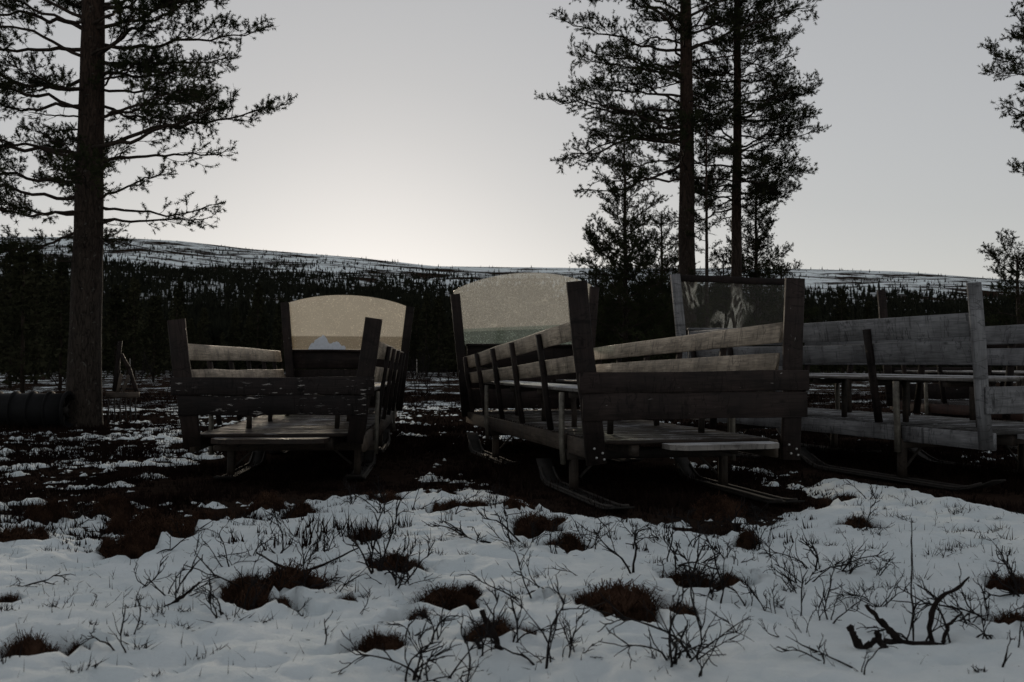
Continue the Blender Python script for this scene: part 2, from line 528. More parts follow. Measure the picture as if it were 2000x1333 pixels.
def ground_z(x, y):
    x, y = np.asarray(x, float), np.asarray(y, float)
    near = 0.035 * fbm(x * 0.55, y * 0.55, 3, 3)
    far = sstep(26, 60, y) * 0.35 * fbm(x * 0.05, y * 0.05, 5, 3)
    H = np.interp(x * RIDGE_D / np.maximum(y, 400.0) * 0.5 + x * 0.5, RX, RZ)
    t = np.clip((y - 170) / (RIDGE_D - 170), 0, 1)
    prof = t * t * (1.9 - 0.9 * t)
    hill = H * prof * np.where(y > 170, 1, 0)
    hill = hill * (1 - 0.35 * sstep(RIDGE_D, RIDGE_D * 2.6, y))
    rough = sstep(200, 600, y) * (1 - sstep(1300, 1600, y)) * 6.0 * fbm(x * 0.006, y * 0.006, 11, 4)
    return near + far + hill + rough

# sled footprints: origin x, y, yaw, length (used to keep snow from under the sleds)
SLEDS = {'A': (-2.305, 9.875, R(3.8), 6.2), 'B': (1.571, 8.90, R(13.8), 5.9), 'C': (5.327, 9.75, R(19.5), 5.7), 'D': (8.5, 12.6, R(8.0), 5.7)}

# brown tussocks standing out of the foreground snow: photo pixel, radius in metres
TUSS = [(250, 1095, .17), (318, 1068, .24), (285, 1040, .16), (722, 1072, .13), (765, 1140, .16), (868, 1205, .17), (1215, 1218, .25),
        (1150, 1222, .13), (1345, 1165, .20), (565, 1175, .22), (480, 1205, .19), (745, 1303, .12), (965, 1275, .13), (1990, 1258, .15),
        (1985, 1180, .12), (590, 1018, .15), (100, 1025, .18), (215, 1012, .17), (400, 1030, .15), (520, 1000, .16), (680, 1206, .07), (1045, 1063, .22),
        (1115, 1092, .14), (925, 1018, .2), (1675, 1050, .14), (1650, 1000, .16), (1270, 1300, .0), (1400, 1010, .2), (820, 1248, .08), (25, 1080, .2),
        (60, 1328, .15), (760, 1000, .18), (880, 1022, .15), (1000, 1020, .16), (15, 1205, .08), (870, 985, .16), (1460, 1075, .10), (1945, 1165, .05)]
TUSS = [(*on_ground(u, v), r) for u, v, r in TUSS if r > 0]
_tr = random.Random(99)
for tx, ty, r in list(TUSS):                    # ragged satellites round the larger ones
    for k in range(2 if r > 0.15 else 1 if r > 0.11 else 0):
        a = _tr.uniform(0, 6.28)
        TUSS.append((tx + math.cos(a) * r * 1.15, ty + math.sin(a) * r * 1.0, r * _tr.uniform(0.35, 0.6)))

def snow_depth(x, y):
    """thickness of the snow above the ground sheet; below zero the heath shows"""
    x, y = np.asarray(x, float), np.asarray(y, float)
    yf = np.interp(x, _fp[:, 0], _fp[:, 1])
    e = y - yf + 0.5 * fbm(x * 1.1, y * 1.1, 21, 4) + 0.4 * fbm(x * 4.0, y * 4.0, 23, 3)
    fore = 1 - sstep(-1.0, 0.45, e)
    relief = 0.04 * fbm(x * 0.9, y * 0.9, 31, 3) + 0.022 * fbm(x * 2.8, y * 4.0, 37, 3) + 0.024 * fbm(x * 7, y * 9, 39, 4, 0.7)
    pits = 0.035 * np.clip((vnoise(x * 6.5, y * 6.5, 131) - 0.70) / 0.3, 0, 1) + 0.05 * np.clip((vnoise(x * 2.3, y * 3.1, 133) - 0.78) / 0.22, 0, 1)
    d_fore = 0.10 + relief - pits
    patch = 0.7 * fbm(x * 0.75, y * 1.0, 41, 4, 0.6) + 0.5 * fbm(x * 3.4, y * 3.4, 43, 4, 0.65)
    bias = np.where(x < -3.2, -0.20, -0.30) - 0.12 * sstep(13, 18, y) - 0.25 * sstep(2.5, 4.0, x)
    for ox, oy, a, Ls in SLEDS.values():
        dx, dy = x - ox, y - oy
        lx, ly = dx * math.cos(a) + dy * math.sin(a), -dx * math.sin(a) + dy * math.cos(a)
        under = (1 - sstep(0.9, 1.6, np.abs(lx))) * (1 - sstep(Ls / 2 + 0.3, Ls / 2 + 1.0, np.abs(ly - Ls / 2)))
        bias = bias - 1.6 * under
    d_mid = 0.09 * (patch + bias) + 0.11 * fbm(x * 4.5, y * 5, 47, 4, 0.85)
    d_mid = np.minimum(d_mid, 0.05 + 0.3 * relief)
    d = d_fore * fore + d_mid * (1 - fore)
    shp = np.shape(d)
    xf, yf_, df, ff = (np.atleast_1d(np.asarray(v_, float)).ravel().copy() for v_ in (x, y, d, yf))
    near_ = np.flatnonzero((yf_ > 3.0) & (yf_ < 11.0) & (np.abs(xf) < 7.5))
    xn, yn, dn, fn = xf[near_], yf_[near_], df[near_], ff[near_]
    for tx, ty, r in TUSS:
        k = np.flatnonzero((np.abs(xn - tx) < 2.2 * r + 0.2) & (np.abs(yn - ty) < 2.6 * r + 0.2))
        if not len(k): continue
        xx, yy = xn[k], yn[k]
        q = np.hypot(xx - tx + 0.16 * fbm(xx * 5, yy * 5, 91, 4), (yy - ty + 0.16 * fbm(xx * 5, yy * 5, 93, 4)) * 0.8)
        dn[k] -= np.exp(-(q / (r * 0.85)) ** 4) * (yy < fn[k] + 1.5) * (0.20 + 0.12 * fbm(xx * 6, yy * 6, 53, 3))
        dn[k] += 0.02 * np.exp(-((q - r * 1.25) / (0.3 * r)) ** 2)
    df[near_] = dn
    d = df.reshape(shp) if shp else float(df[0])
    return d

def grid_mesh(name, xs, ys, zf, mats, smooth=True, drop=None):
    X, Y = np.meshgrid(xs, ys)
    Z = zf(X, Y)
    nx, ny = len(xs), len(ys)
    i, j = np.meshgrid(np.arange(ny - 1), np.arange(nx - 1), indexing='ij')
    a = i * nx + j
    q = np.stack([a, a + 1, a + nx + 1, a + nx], -1).reshape(-1, 4)
    if drop is not None:
        k = drop(X, Y, Z).ravel()
        q = q[~k[q].all(1)]
    return mk_mesh(name, np.stack([X, Y, Z], -1).reshape(-1, 3), [q], mats, smooth)

t_ = np.linspace(-7.6, 7.6, 420)
gx = 3.5 * np.sinh(t_)                                   # fine in the middle, out to 3.5 km
gx = np.clip(gx, -3500, 3500)
gx = np.unique(np.round(gx, 4))
gy = np.concatenate([np.arange(-12, 2, 0.5), np.arange(2, 16, 0.07), 16 * 1.0165 ** np.arange(0, 345)])
ground = obj("ground", grid_mesh("ground", gx, gy, ground_z, [GROUND]))
tag(ground, "dark heath and bog ground running out to the snowy fell", None, None, 'structure')

sx = np.concatenate([np.arange(-22, -9, 0.10), np.arange(-9, 7.5, 0.036), np.arange(7.5, 18, 0.12)])
sy = np.concatenate([np.arange(-8, 2.4, 0.15), np.arange(2.4, 8, 0.032), np.arange(8, 15, 0.045), 15 * 1.0055 ** np.arange(0, 127)])
SD = {}
snow = obj("snow", grid_mesh("snow", sx, sy, lambda x, y: ground_z(x, y) + np.maximum(snow_depth(x, y), -0.05), [SNOW],
                             drop=lambda x, y, z: (z - ground_z(x, y)) < -0.03))
tag(snow, "wind-rippled old snow lying over the heath in the foreground", None, None, 'structure')

# ---------------------------------------------------------------- boards
_bm = {}
def board_mesh(L, w, t, mat, rings=4, warp=0.0045):
    key = (round(L, 2), round(w, 3), round(t, 3), mat.name, rings)
    if key in _bm: return _bm[key], key[0]
    L = key[0]
    c = min(0.009, t * 0.25, w * 0.2)
    a, b = w / 2, t / 2
    sec = np.array([(-a + c, -b), (a - c, -b), (a, -b + c), (a, b - c), (a - c, b), (-a + c, b), (-a, b - c), (-a, -b + c)])
    r = np.random.default_rng(abs(hash((key[0], key[1]))) % 99991)
    v = []
    for k in range(rings):
        s = k / (rings - 1)
        off = r.normal(0, warp, 2) if 0 < k < rings - 1 else np.zeros(2)
        sc = 1 + (r.normal(0, 0.012) if rings > 2 else 0)
        for p in sec:
            v.append(((s - 0.5) * L, p[0] * sc + off[0], p[1] + off[1]))
    q = [(k * 8 + j, k * 8 + (j + 1) % 8, (k + 1) * 8 + (j + 1) % 8, (k + 1) * 8 + j) for k in range(rings - 1) for j in range(8)]
    e = (rings - 1) * 8
    q += [(0, 7, 2, 1), (2, 7, 6, 3), (3, 6, 5, 4), (e, e + 1, e + 2, e + 7), (e + 2, e + 3, e + 6, e + 7), (e + 3, e + 4, e + 5, e + 6)]
    _bm[key] = mk_mesh("board", v, [np.array(q)], [mat])
    return _bm[key], L

def board(name, parent, p0, p1, w, t, wdir, mat, rings=4):
    """a plank from p0 to p1; w is measured along wdir, t across it"""
    p0, p1, wd = Vector(p0), Vector(p1), Vector(wdir)
    X = p1 - p0
    Ln = X.length
    X.normalize()
    Y = (wd - X * wd.dot(X)).normalized()
    Z = X.cross(Y)
    me, Lr = board_mesh(Ln, w, t, mat, rings)
    M = Matrix(((X.x, Y.x, Z.x, 0), (X.y, Y.y, Z.y, 0), (X.z, Y.z, Z.z, 0), (0, 0, 0, 1)))
    M = Matrix.Translation((p0 + p1) / 2) @ M
    return obj(name, me, parent, M)

def lathe_disc(r, h, n=10):
    b = Buf()
    b.tube([(0, 0, 0), (0, 0, h)], r, n)
    return b

_boltme = None
def bolt(parent, loc):
    global _boltme
    if _boltme is None:
        b = Buf()
        b.tube([(0, 0, 0), (0, -0.008, 0), (0, -0.012, 0)], [0.011, 0.011, 0.007], 8)
        _boltme = b.mesh("bolt", [BOLT])
    o = obj("bolt", _boltme, parent)
    o.matrix_basis = parent.matrix_basis.inverted() @ Matrix.Translation(loc)
    return o

def ski_mesh(L, up0, up1, w=0.2):
    """metal-shod runner, turned up at both ends; runs along +Y from 0 to L"""
    n = 22
    s = np.linspace(0, 1, n)
    z = up0 * np.clip(1 - s / 0.16, 0, 1) ** 1.6 + up1 * np.clip((s - 0.84) / 0.16, 0, 1) ** 1.6
    b = Buf()
    th = 0.016
    vs_ = []
    for k in range(n):
        ww = w * (1 if 0.06 < s[k] < 0.94 else 0.82)
        for x, dz in ((-ww / 2, 0), (ww / 2, 0), (ww / 2, th), (-ww / 2, th)):
            vs_.append((x, s[k] * L, z[k] + dz))
    q = [(k * 4 + j, k * 4 + (j + 1) % 4, (k + 1) * 4 + (j + 1) % 4, (k + 1) * 4 + j) for k in range(n - 1) for j in range(4)]
    q += [(3, 2, 1, 0), ((n - 1) * 4, (n - 1) * 4 + 1, (n - 1) * 4 + 2, (n - 1) * 4 + 3)]
    b.add(vs_, np.array(q)[:, ::-1])
    rails = []
    for x in (-w * 0.36, w * 0.36):
        r = Buf()
        m = (s > 0.03) & (s < 0.97)
        r.tube(np.stack([np.full(m.sum(), x), s[m] * L, z[m] + th + 0.012], -1), 0.013, 5)
        rails.append(r.mesh("rail", [STEEL]))
    return b.mesh("ski", [STEEL_DK]), rails

def screen_mat(name, haze, col, tint=(0.92, 0.92, 0.90), scratch=1.0, patches=False, gloss=0.8):
    m, nt, out = new_mat(name)
    L = nt.links
    tc = N(nt, "ShaderNodeTexCoord")
    o = tc.outputs['Object']
    n1 = noise(nt, o, 3.0, 5.0, 0.6)
    spk = noise(nt, o, 42.0, 4.0, 0.8)
    spots = ramp(nt, spk, [(0.57, 0.0), (0.68, 1.0)])
    wv = N(nt, "ShaderNodeTexVoronoi", feature='DISTANCE_TO_EDGE')
    wv.inputs['Scale'].default_value = 4.5
    dis = N(nt, "ShaderNodeMapping")
    dis.inputs['Rotation'].default_value = (0.4, 0.7, 0.3)
    L.new(o, dis.inputs[0])
    wob = N(nt, "ShaderNodeVectorMath", operation='ADD')
    nz = N(nt, "ShaderNodeTexNoise")
    nz.inputs['Scale'].default_value = 2.5
    L.new(o, nz.inputs['Vector'])
    L.new(dis.outputs[0], wob.inputs[0]); L.new(nz.outputs['Color'], wob.inputs[1])
    L.new(wob.outputs[0], wv.inputs['Vector'])
    gate = noise(nt, o, 5.0, 2.0, 0.5)
    scr = mth(nt, 'MULTIPLY', ramp(nt, wv.outputs['Distance'], [(0.0, 1.0), (0.012, 0.0)]), ramp(nt, gate, [(0.5, 0.0), (0.6, 1.0)]))
    wear = mth(nt, 'MULTIPLY', mth(nt, 'MAXIMUM', spots, scr), scratch)
    tr = N(nt, "ShaderNodeBsdfTransparent")
    tr.inputs[0].default_value = (*tint, 1)
    tl = N(nt, "ShaderNodeBsdfTranslucent")
    tl.inputs[0].default_value = (*col, 1)
    df = N(nt, "ShaderNodeBsdfDiffuse")
    df.inputs[0].default_value = (*col, 1)
    gl = N(nt, "ShaderNodeBsdfGlossy")
    gl.inputs['Roughness'].default_value = 0.06
    a = N(nt, "ShaderNodeMixShader")
    a.inputs[0].default_value = 0.25
    L.new(tl.outputs[0], a.inputs[1]); L.new(df.outputs[0], a.inputs[2])
    b = N(nt, "ShaderNodeMixShader")
    base = mth(nt, 'ADD', mth(nt, 'MULTIPLY', n1, haze * 0.5), haze * 0.75)
    if patches:  # pale streaks painted in place of sky and hill refracted through the plastic
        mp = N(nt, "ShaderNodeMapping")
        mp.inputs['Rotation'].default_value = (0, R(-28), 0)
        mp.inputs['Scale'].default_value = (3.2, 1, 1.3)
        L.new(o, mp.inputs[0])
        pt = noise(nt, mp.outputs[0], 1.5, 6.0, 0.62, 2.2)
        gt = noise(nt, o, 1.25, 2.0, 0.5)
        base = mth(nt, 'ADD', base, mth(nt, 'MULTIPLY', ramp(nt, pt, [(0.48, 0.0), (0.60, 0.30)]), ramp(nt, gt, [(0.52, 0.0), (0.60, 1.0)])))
    f = mth(nt, 'MINIMUM', mth(nt, 'ADD', base, mth(nt, 'MULTIPLY', wear, 0.75)), 0.97)
    L.new(f, b.inputs[0])
    L.new(tr.outputs[0], b.inputs[1]); L.new(a.outputs[0], b.inputs[2])
    c = N(nt, "ShaderNodeMixShader")
    fr = N(nt, "ShaderNodeFresnel")
    fr.inputs[0].default_value = 1.45
    L.new(mth(nt, 'MULTIPLY', fr.outputs[0], gloss), c.inputs[0])
    L.new(b.outputs[0], c.inputs[1]); L.new(gl.outputs[0], c.inputs[2])
    L.new(c.outputs[0], out.inputs[0])
    return m

SCR_A = screen_mat("acrylic_yellowed", 0.38, (0.77, 0.72, 0.63))
SCR_A2 = screen_mat("acrylic_lower_reflection", 0.10, (0.50, 0.45, 0.36), (0.62, 0.57, 0.48))  # added band; its brown tint paints in a reflection across the lower windscreen
SCR_B = screen_mat("acrylic_frosted", 0.30, (0.68, 0.67, 0.63))
SCR_B2 = screen_mat("acrylic_lower_green", 0.14, (0.46, 0.54, 0.50), (0.66, 0.72, 0.70))
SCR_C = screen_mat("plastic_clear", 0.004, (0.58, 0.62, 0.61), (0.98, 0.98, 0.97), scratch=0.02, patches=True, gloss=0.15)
FROST = simple("frost_crust", (0.62, 0.66, 0.72), 0.7, 0.0, 0.12, 20)

def sheet(name, parent, outline, y, th, mat, y_tilt=0.0):
    """a flat pane from an outline of (x, z) points, standing across the sled"""
    n = len(outline)
    v = [(x, y, z) for x, z in outline] + [(x, y + th, z) for x, z in outline]
    me = bpy.data.meshes.new(name)
    f = [list(range(n)), [n + k for k in range(n)][::-1]] + [[k, n + k, n + (k + 1) % n, (k + 1) % n] for k in range(n)]
    me.from_pydata(v, [], f)
    me.materials.append(mat)
    me.update()
    return obj(name, me, parent)

def make_sled(key, label, P):
    ox, oy, yaw, L = SLEDS[key]
    s = empty("tourist_sled", (ox, oy, float(ground_z(ox, oy)) * 0.0), yaw, label, "sled", "passenger sleds parked on the heath")
    rr = random.Random(hash(key) % 1000 + 5)
    fl = P['floor']
    # skis and what carries them
    hw = P.get('ski_x', 0.70)
    for (y0, ln, up0, up1, yl) in P['skis']:
        me, rails = ski_mesh(ln, up0, up1)
        for sx_ in (-1, 1):
            k = obj("ski", me, s, Matrix.Translation((sx_ * hw, y0, 0.012)))
            for r in rails: obj("rail", r, k)
            board("ski_leg", s, (sx_ * hw, yl, 0.05), (sx_ * hw, yl, fl - 0.17), 0.09, 0.075, (0, 1, 0), P['legm'])
            board("brace", s, (sx_ * (hw - 0.06), yl + 0.002, 0.16), (sx_ * (hw - 0.30), yl + 0.002, fl - 0.19), 0.03, 0.022, (0, 1, 0), STEEL)
        board("bolster", s, (-0.86, yl + 0.01, fl - 0.20), (0.86, yl + 0.01, fl - 0.20), 0.10, 0.12, (0, 0, 1), W_CHASSIS)
        for sx_ in (-1, 1):
            board("stake", s, (sx_ * 0.885, yl, fl - 0.29), (sx_ * 0.90, yl, P['seat'] - 0.05), 0.075, 0.04, (0, 1, 0), STAKE)
    for sx_ in (-1, 1):
        board("chassis_beam", s, (sx_ * 0.48, 0.05, fl - 0.095), (sx_ * 0.48, L - 0.05, fl - 0.095), 0.105, 0.07, (0, 0, 1), W_CHASSIS)
    # deck
    pitch = 0.115
    n = int((L - 0.02) / pitch)
    for k in range(n):
        y = 0.07 + k * pitch
        dz = rr.uniform(-0.003, 0.003)
        o = board("deck_board", s, (-0.80, y, fl - 0.02 + dz), (0.80, y, fl - 0.02 + dz), 0.106, 0.036, (0, 1, 0), P['deck'], 2)
    # step at the back
    x0, x1, yb = P['step']
    pts = [(x0, 0.0), (x0, yb + 0.10), (x0 + 0.12, yb), (x1 - 0.14, yb), (x1 - 0.03, yb + 0.05), (x1, yb + 0.14), (x1, 0.0)]
    v = [(x, y, fl - 0.075) for x, y in pts] + [(x, y, fl - 0.030) for x, y in pts]
    m_ = len(pts)
    me = bpy.data.meshes.new("step_board")
    me.from_pydata(v, [], [list(range(m_))[::-1], [m_ + k for k in range(m_)]] + [[k, (k + 1) % m_, m_ + (k + 1) % m_, m_ + k] for k in range(m_)])
    me.materials.append(P['stepm'])
    obj("step_board", me, s)
    # side boards, in two lengths
    for sx_ in (-1, 1):
        m0 = P['skis'][0][4] + 0.02
        x = sx_ * 0.835
        board("side_board", s, (x, -0.06, fl - 0.095), (x, m0 - 0.045, fl - 0.095), 0.165, 0.04, (0, 0, 1), P['sidem'])
        board("side_board", s, (x, m0 + 0.045, fl - 0.090), (x, L - 0.02, fl - 0.090), 0.165, 0.04, (0, 0, 1), P['sidem'])
    # benches
    for sx_ in (-1, 1):
        for xx in (0.50, 0.655, 0.81):
            z = P['seat'] - 0.018
            board("seat_plank", s, (sx_ * xx, 0.03, z), (sx_ * xx, L - 0.25, z), 0.146, 0.036, (1, 0, 0), P['seatm'])
        for y in P['legs']:
            board("seat_leg", s, (sx_ * 0.47, y, fl - 0.001), (sx_ * 0.47, y, P['seat'] - 0.037), 0.06, 0.05, (0, 1, 0), P['legm'])
            board("seat_bearer", s, (sx_ * 0.44, y + 0.055, P['seat'] - 0.07), (sx_ * 0.86, y + 0.055, P['seat'] - 0.07), 0.06, 0.04, (0, 0, 1), P['legm'])
    # backrests: two planks a side on raked struts
    for sx_ in (-1, 1):
        zb, zt = P['back_l' if sx_ < 0 else 'back_r']          # (low0, high0, low1, high1) at rear and front for lower and upper planks
        def bx_(z, extra=0.0): return sx_ * (0.82 + (z - fl) * 0.165 + extra)
        for (a0, a1, b0, b1) in (zb, zt):
            zc0, zc1 = (a0 + a1) / 2, (b0 + b1) / 2
            wd = ((bx_(a1) - bx_(a0)), 0, a1 - a0)
            board("backrest_plank", s, (bx_(zc0), 0.09, zc0), (bx_(zc1), L - 0.35, zc1), ((a1 - a0) + (b1 - b0)) / 2, 0.036, wd, P['backm'], 6)
        for y in P['struts']:
            f = y / L
            top = zt[1] + (zt[3] - zt[1]) * f - P.get('strut_low', 0.03)
            zlo = fl + 0.01
            j = rr.uniform(-0.04, 0.04)
            board("strut", s, (bx_(zlo, 0.055), y + j, zlo), (bx_(top, 0.042), y, top), 0.095, 0.045, (0, 1, 0), P.get('strutm', P['postm']))
    # corner posts
    for k, (xb, zb_, xt, zt_) in enumerate(P['rear_posts']):
        po = board("corner_post", s, (xb, -0.03, zb_), (xt, -0.03, zt_), P.get('post_w', 0.18), 0.06, (1, 0, 0), P['postm'])
        if P.get('bolts'):
            for dx, dz in ((-0.03, 0.13), (0.045, 0.09), (-0.01, 0.05), (0.06, 0.035)):
                bolt(po, (xb + dx, -0.06, zb_ + dz + 0.01))
    for (xb, zb_, xt, zt_) in P['front_posts']:
        board("corner_post", s, (xb, L - 0.07, zb_), (xt, L - 0.07, zt_), 0.13, 0.09, (1, 0, 0), P['postm'])
    # boards closing the back
    for (x0, z0, x1, z1, w) in P['rear_boards']:
        board("rear_board", s, (x0, -0.079, z0), (x1, -0.079, z1), w, 0.034, (0, 0, 1), P['rearm'], 6)
    # front: dash boards, sill, screen
    for (z, w) in P['front_boards']:
        board("front_board", s, (-0.84, L - 0.005, z), (0.86, L - 0.005, z), w, 0.034, (0, 0, 1), P['dashm'])
    if 'sill' in P:
        z = P['sill']
        board("sill", s, (-0.86, L - 0.03, z), (0.9, L - 0.03, z), 0.09, 0.035, (0, 1, 0), P['dashm'])
    if 'top_rail' in P:
        xa, za, xb, zb_ = P['top_rail']
        board("top_rail", s, (xa, L - 0.005, za), (xb, L - 0.005, zb_), 0.10, 0.035, (0, 0, 1), P['railm'])
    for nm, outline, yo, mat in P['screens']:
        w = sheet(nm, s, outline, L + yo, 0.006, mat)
        if P.get('frost_patch') and nm == "windscreen":
            sheet("frost_patch", w, P['frost_patch'], L + yo - 0.006, 0.005, FROST)
    return s

def arch(x0, x1, zl, zr, ztop, xb0, xb1, zb, n=24, zb1=None):
    """windscreen outline: bottom edge, then an arched top from right to left"""
    zb1 = zb if zb1 is None else zb1
    pts = [(xb0, zb), (xb1, zb1)]
    for k in range(n + 1):
        t = k / n
        x = x1 + (x0 - x1) * t
        z = zr + (zl - zr) * t + (ztop - (zl + zr) / 2) * (1 - (2 * t - 1) ** 2) ** 0.85
        pts.append((x, z))
    return pts

_r = random.Random(4)
fp = []
for k in range(31):
    t = k / 30
    z = 1.475 + 0.19 * math.sin(math.pi * t) ** 0.7 * (1 + 0.3 * math.cos(9 * t)) + _r.uniform(-0.022, 0.022) + 0.02 * math.cos(21 * t)
    fp.append((0.05 - 0.64 * t, max(1.478, z)))
frost_outline = [(-0.57, 1.472), (0.03, 1.472)] + fp[1:-1]

LEGS_A = [0.9, 2.2, 3.5, 4.8]
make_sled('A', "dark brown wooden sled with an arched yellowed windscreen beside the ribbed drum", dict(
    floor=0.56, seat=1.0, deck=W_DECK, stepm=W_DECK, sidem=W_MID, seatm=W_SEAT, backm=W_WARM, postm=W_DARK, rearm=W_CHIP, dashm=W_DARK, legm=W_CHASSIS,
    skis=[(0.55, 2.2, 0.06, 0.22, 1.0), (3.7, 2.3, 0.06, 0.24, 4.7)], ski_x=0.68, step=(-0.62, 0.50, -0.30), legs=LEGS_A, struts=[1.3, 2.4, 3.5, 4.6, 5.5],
    back_l=((1.05, 1.20, 1.03, 1.17), (1.29, 1.46, 1.29, 1.46)), back_r=((1.06, 1.24, 1.0, 1.15), (1.30, 1.49, 1.27, 1.44)),
    rear_posts=[(-0.83, 0.44, -1.0, 1.69), (0.75, 0.47, 0.93, 1.71)], front_posts=[(-0.79, 0.5, -0.93, 2.24), (0.88, 0.5, 1.07, 2.18)], post_w=0.17,
    rear_boards=[(-1.03, 1.035, 0.94, 1.038, 0.175), (-0.96, 0.845, 0.86, 0.845, 0.195)],
    front_boards=[(0.72, 0.29), (1.02, 0.29), (1.32, 0.28)], sill=1.47,
    screens=[("windscreen", arch(-0.93, 1.05, 2.22, 2.17, 2.37, -0.86, 0.95, 1.455), 0.018, SCR_A), ("lower_screen_band", [(-0.85, 1.50), (0.94, 1.50), (0.97, 1.70), (-0.88, 1.705)], 0.027, SCR_A2)], frost_patch=frost_outline))

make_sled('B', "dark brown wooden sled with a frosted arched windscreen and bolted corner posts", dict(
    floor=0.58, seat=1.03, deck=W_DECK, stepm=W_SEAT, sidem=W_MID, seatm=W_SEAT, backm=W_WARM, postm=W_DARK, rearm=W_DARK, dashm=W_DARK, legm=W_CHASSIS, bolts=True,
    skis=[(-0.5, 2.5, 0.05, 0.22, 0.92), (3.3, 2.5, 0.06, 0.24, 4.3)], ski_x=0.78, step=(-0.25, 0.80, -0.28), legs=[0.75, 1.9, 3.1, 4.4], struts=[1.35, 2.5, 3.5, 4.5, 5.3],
    back_l=((1.18, 1.35, 0.98, 1.12), (1.47, 1.65, 1.19, 1.35)), back_r=((1.18, 1.36, 1.08, 1.24), (1.44, 1.65, 1.31, 1.48)),
    rear_posts=[(-0.87, 0.38, -1.05, 1.97), (0.99, 0.38, 1.05, 2.04)], front_posts=[(-0.86, 0.5, -1.03, 2.26), (0.92, 0.5, 1.08, 2.40)],
    rear_boards=[(-1.04, 1.09, 1.15, 1.105, 0.185), (-1.01, 0.875, 1.13, 0.885, 0.235)],
    front_boards=[(0.75, 0.29), (1.05, 0.29), (1.36, 0.30)], sill=1.53,
    screens=[("windscreen", arch(-1.04, 1.06, 2.31, 2.44, 2.60, -0.95, 0.98, 1.72, zb1=1.80), 0.018, SCR_B),
             ("lower_screen_band", [(-0.93, 1.53), (0.95, 1.53), (1.0, 1.86), (-0.97, 1.76)], 0.027, SCR_B2)]))

make_sled('C', "unpainted grey weathered sled with a clear plastic screen under a top rail", dict(
    floor=0.61, seat=1.12, deck=W_DECKG, stepm=W_GREY, sidem=W_GREY, seatm=W_SEAT, backm=W_GREY, postm=W_GREY, rearm=W_GREY, dashm=W_GREY, railm=W_DARK, strutm=W_DARK, legm=W_CHASSIS,
    skis=[(-0.1, 3.1, 0.14, 0.2, 1.2), (3.6, 2.2, 0.06, 0.24, 4.5)], ski_x=0.83, step=(-0.5, 0.5, -0.3), legs=[0.5, 1.55, 2.6, 3.7, 4.8], struts=[1.5, 2.9, 4.3, 5.3], strut_low=0.11,
    back_l=((1.265, 1.475, 1.265, 1.475), (1.51, 1.745, 1.50, 1.73)), back_r=((1.24, 1.44, 1.24, 1.44), (1.48, 1.70, 1.48, 1.70)),
    rear_posts=[(-0.91, 0.45, -1.04, 2.02), (0.91, 0.45, 1.04, 2.02)], front_posts=[(-0.90, 0.5, -1.10, 2.58), (0.90, 0.5, 1.03, 2.57)], post_w=0.14,
    rear_boards=[(-0.96, 0.91, 0.96, 0.91, 0.26)],
    front_boards=[(0.78, 0.29), (1.08, 0.29), (1.38, 0.29), (1.65, 0.22)], sill=1.775, top_rail=(-1.03, 2.53, 0.97, 2.53),
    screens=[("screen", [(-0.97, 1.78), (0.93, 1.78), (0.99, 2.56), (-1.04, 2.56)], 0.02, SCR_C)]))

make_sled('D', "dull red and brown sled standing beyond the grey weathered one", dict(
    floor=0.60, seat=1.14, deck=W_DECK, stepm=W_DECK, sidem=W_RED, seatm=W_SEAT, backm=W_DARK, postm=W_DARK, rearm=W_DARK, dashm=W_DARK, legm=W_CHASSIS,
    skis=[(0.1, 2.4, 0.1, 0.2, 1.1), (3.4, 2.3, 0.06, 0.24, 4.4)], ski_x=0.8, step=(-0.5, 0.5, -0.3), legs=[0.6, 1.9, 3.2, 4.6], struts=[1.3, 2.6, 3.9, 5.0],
    back_l=((1.24, 1.40, 1.24, 1.40), (1.46, 1.62, 1.46, 1.62)), back_r=((1.24, 1.40, 1.24, 1.40), (1.46, 1.62, 1.46, 1.62)),
    rear_posts=[(-0.9, 0.45, -1.03, 1.9), (0.9, 0.45, 1.03, 1.9)], front_posts=[(-0.86, 0.5, -1.03, 2.60), (0.86, 0.5, 1.03, 1.6)],
    rear_boards=[(-1.0, 1.05, 1.0, 1.05, 0.18), (-0.98, 0.85, 0.98, 0.85, 0.2)], front_boards=[(0.75, 0.28), (1.05, 0.28)], screens=[]))

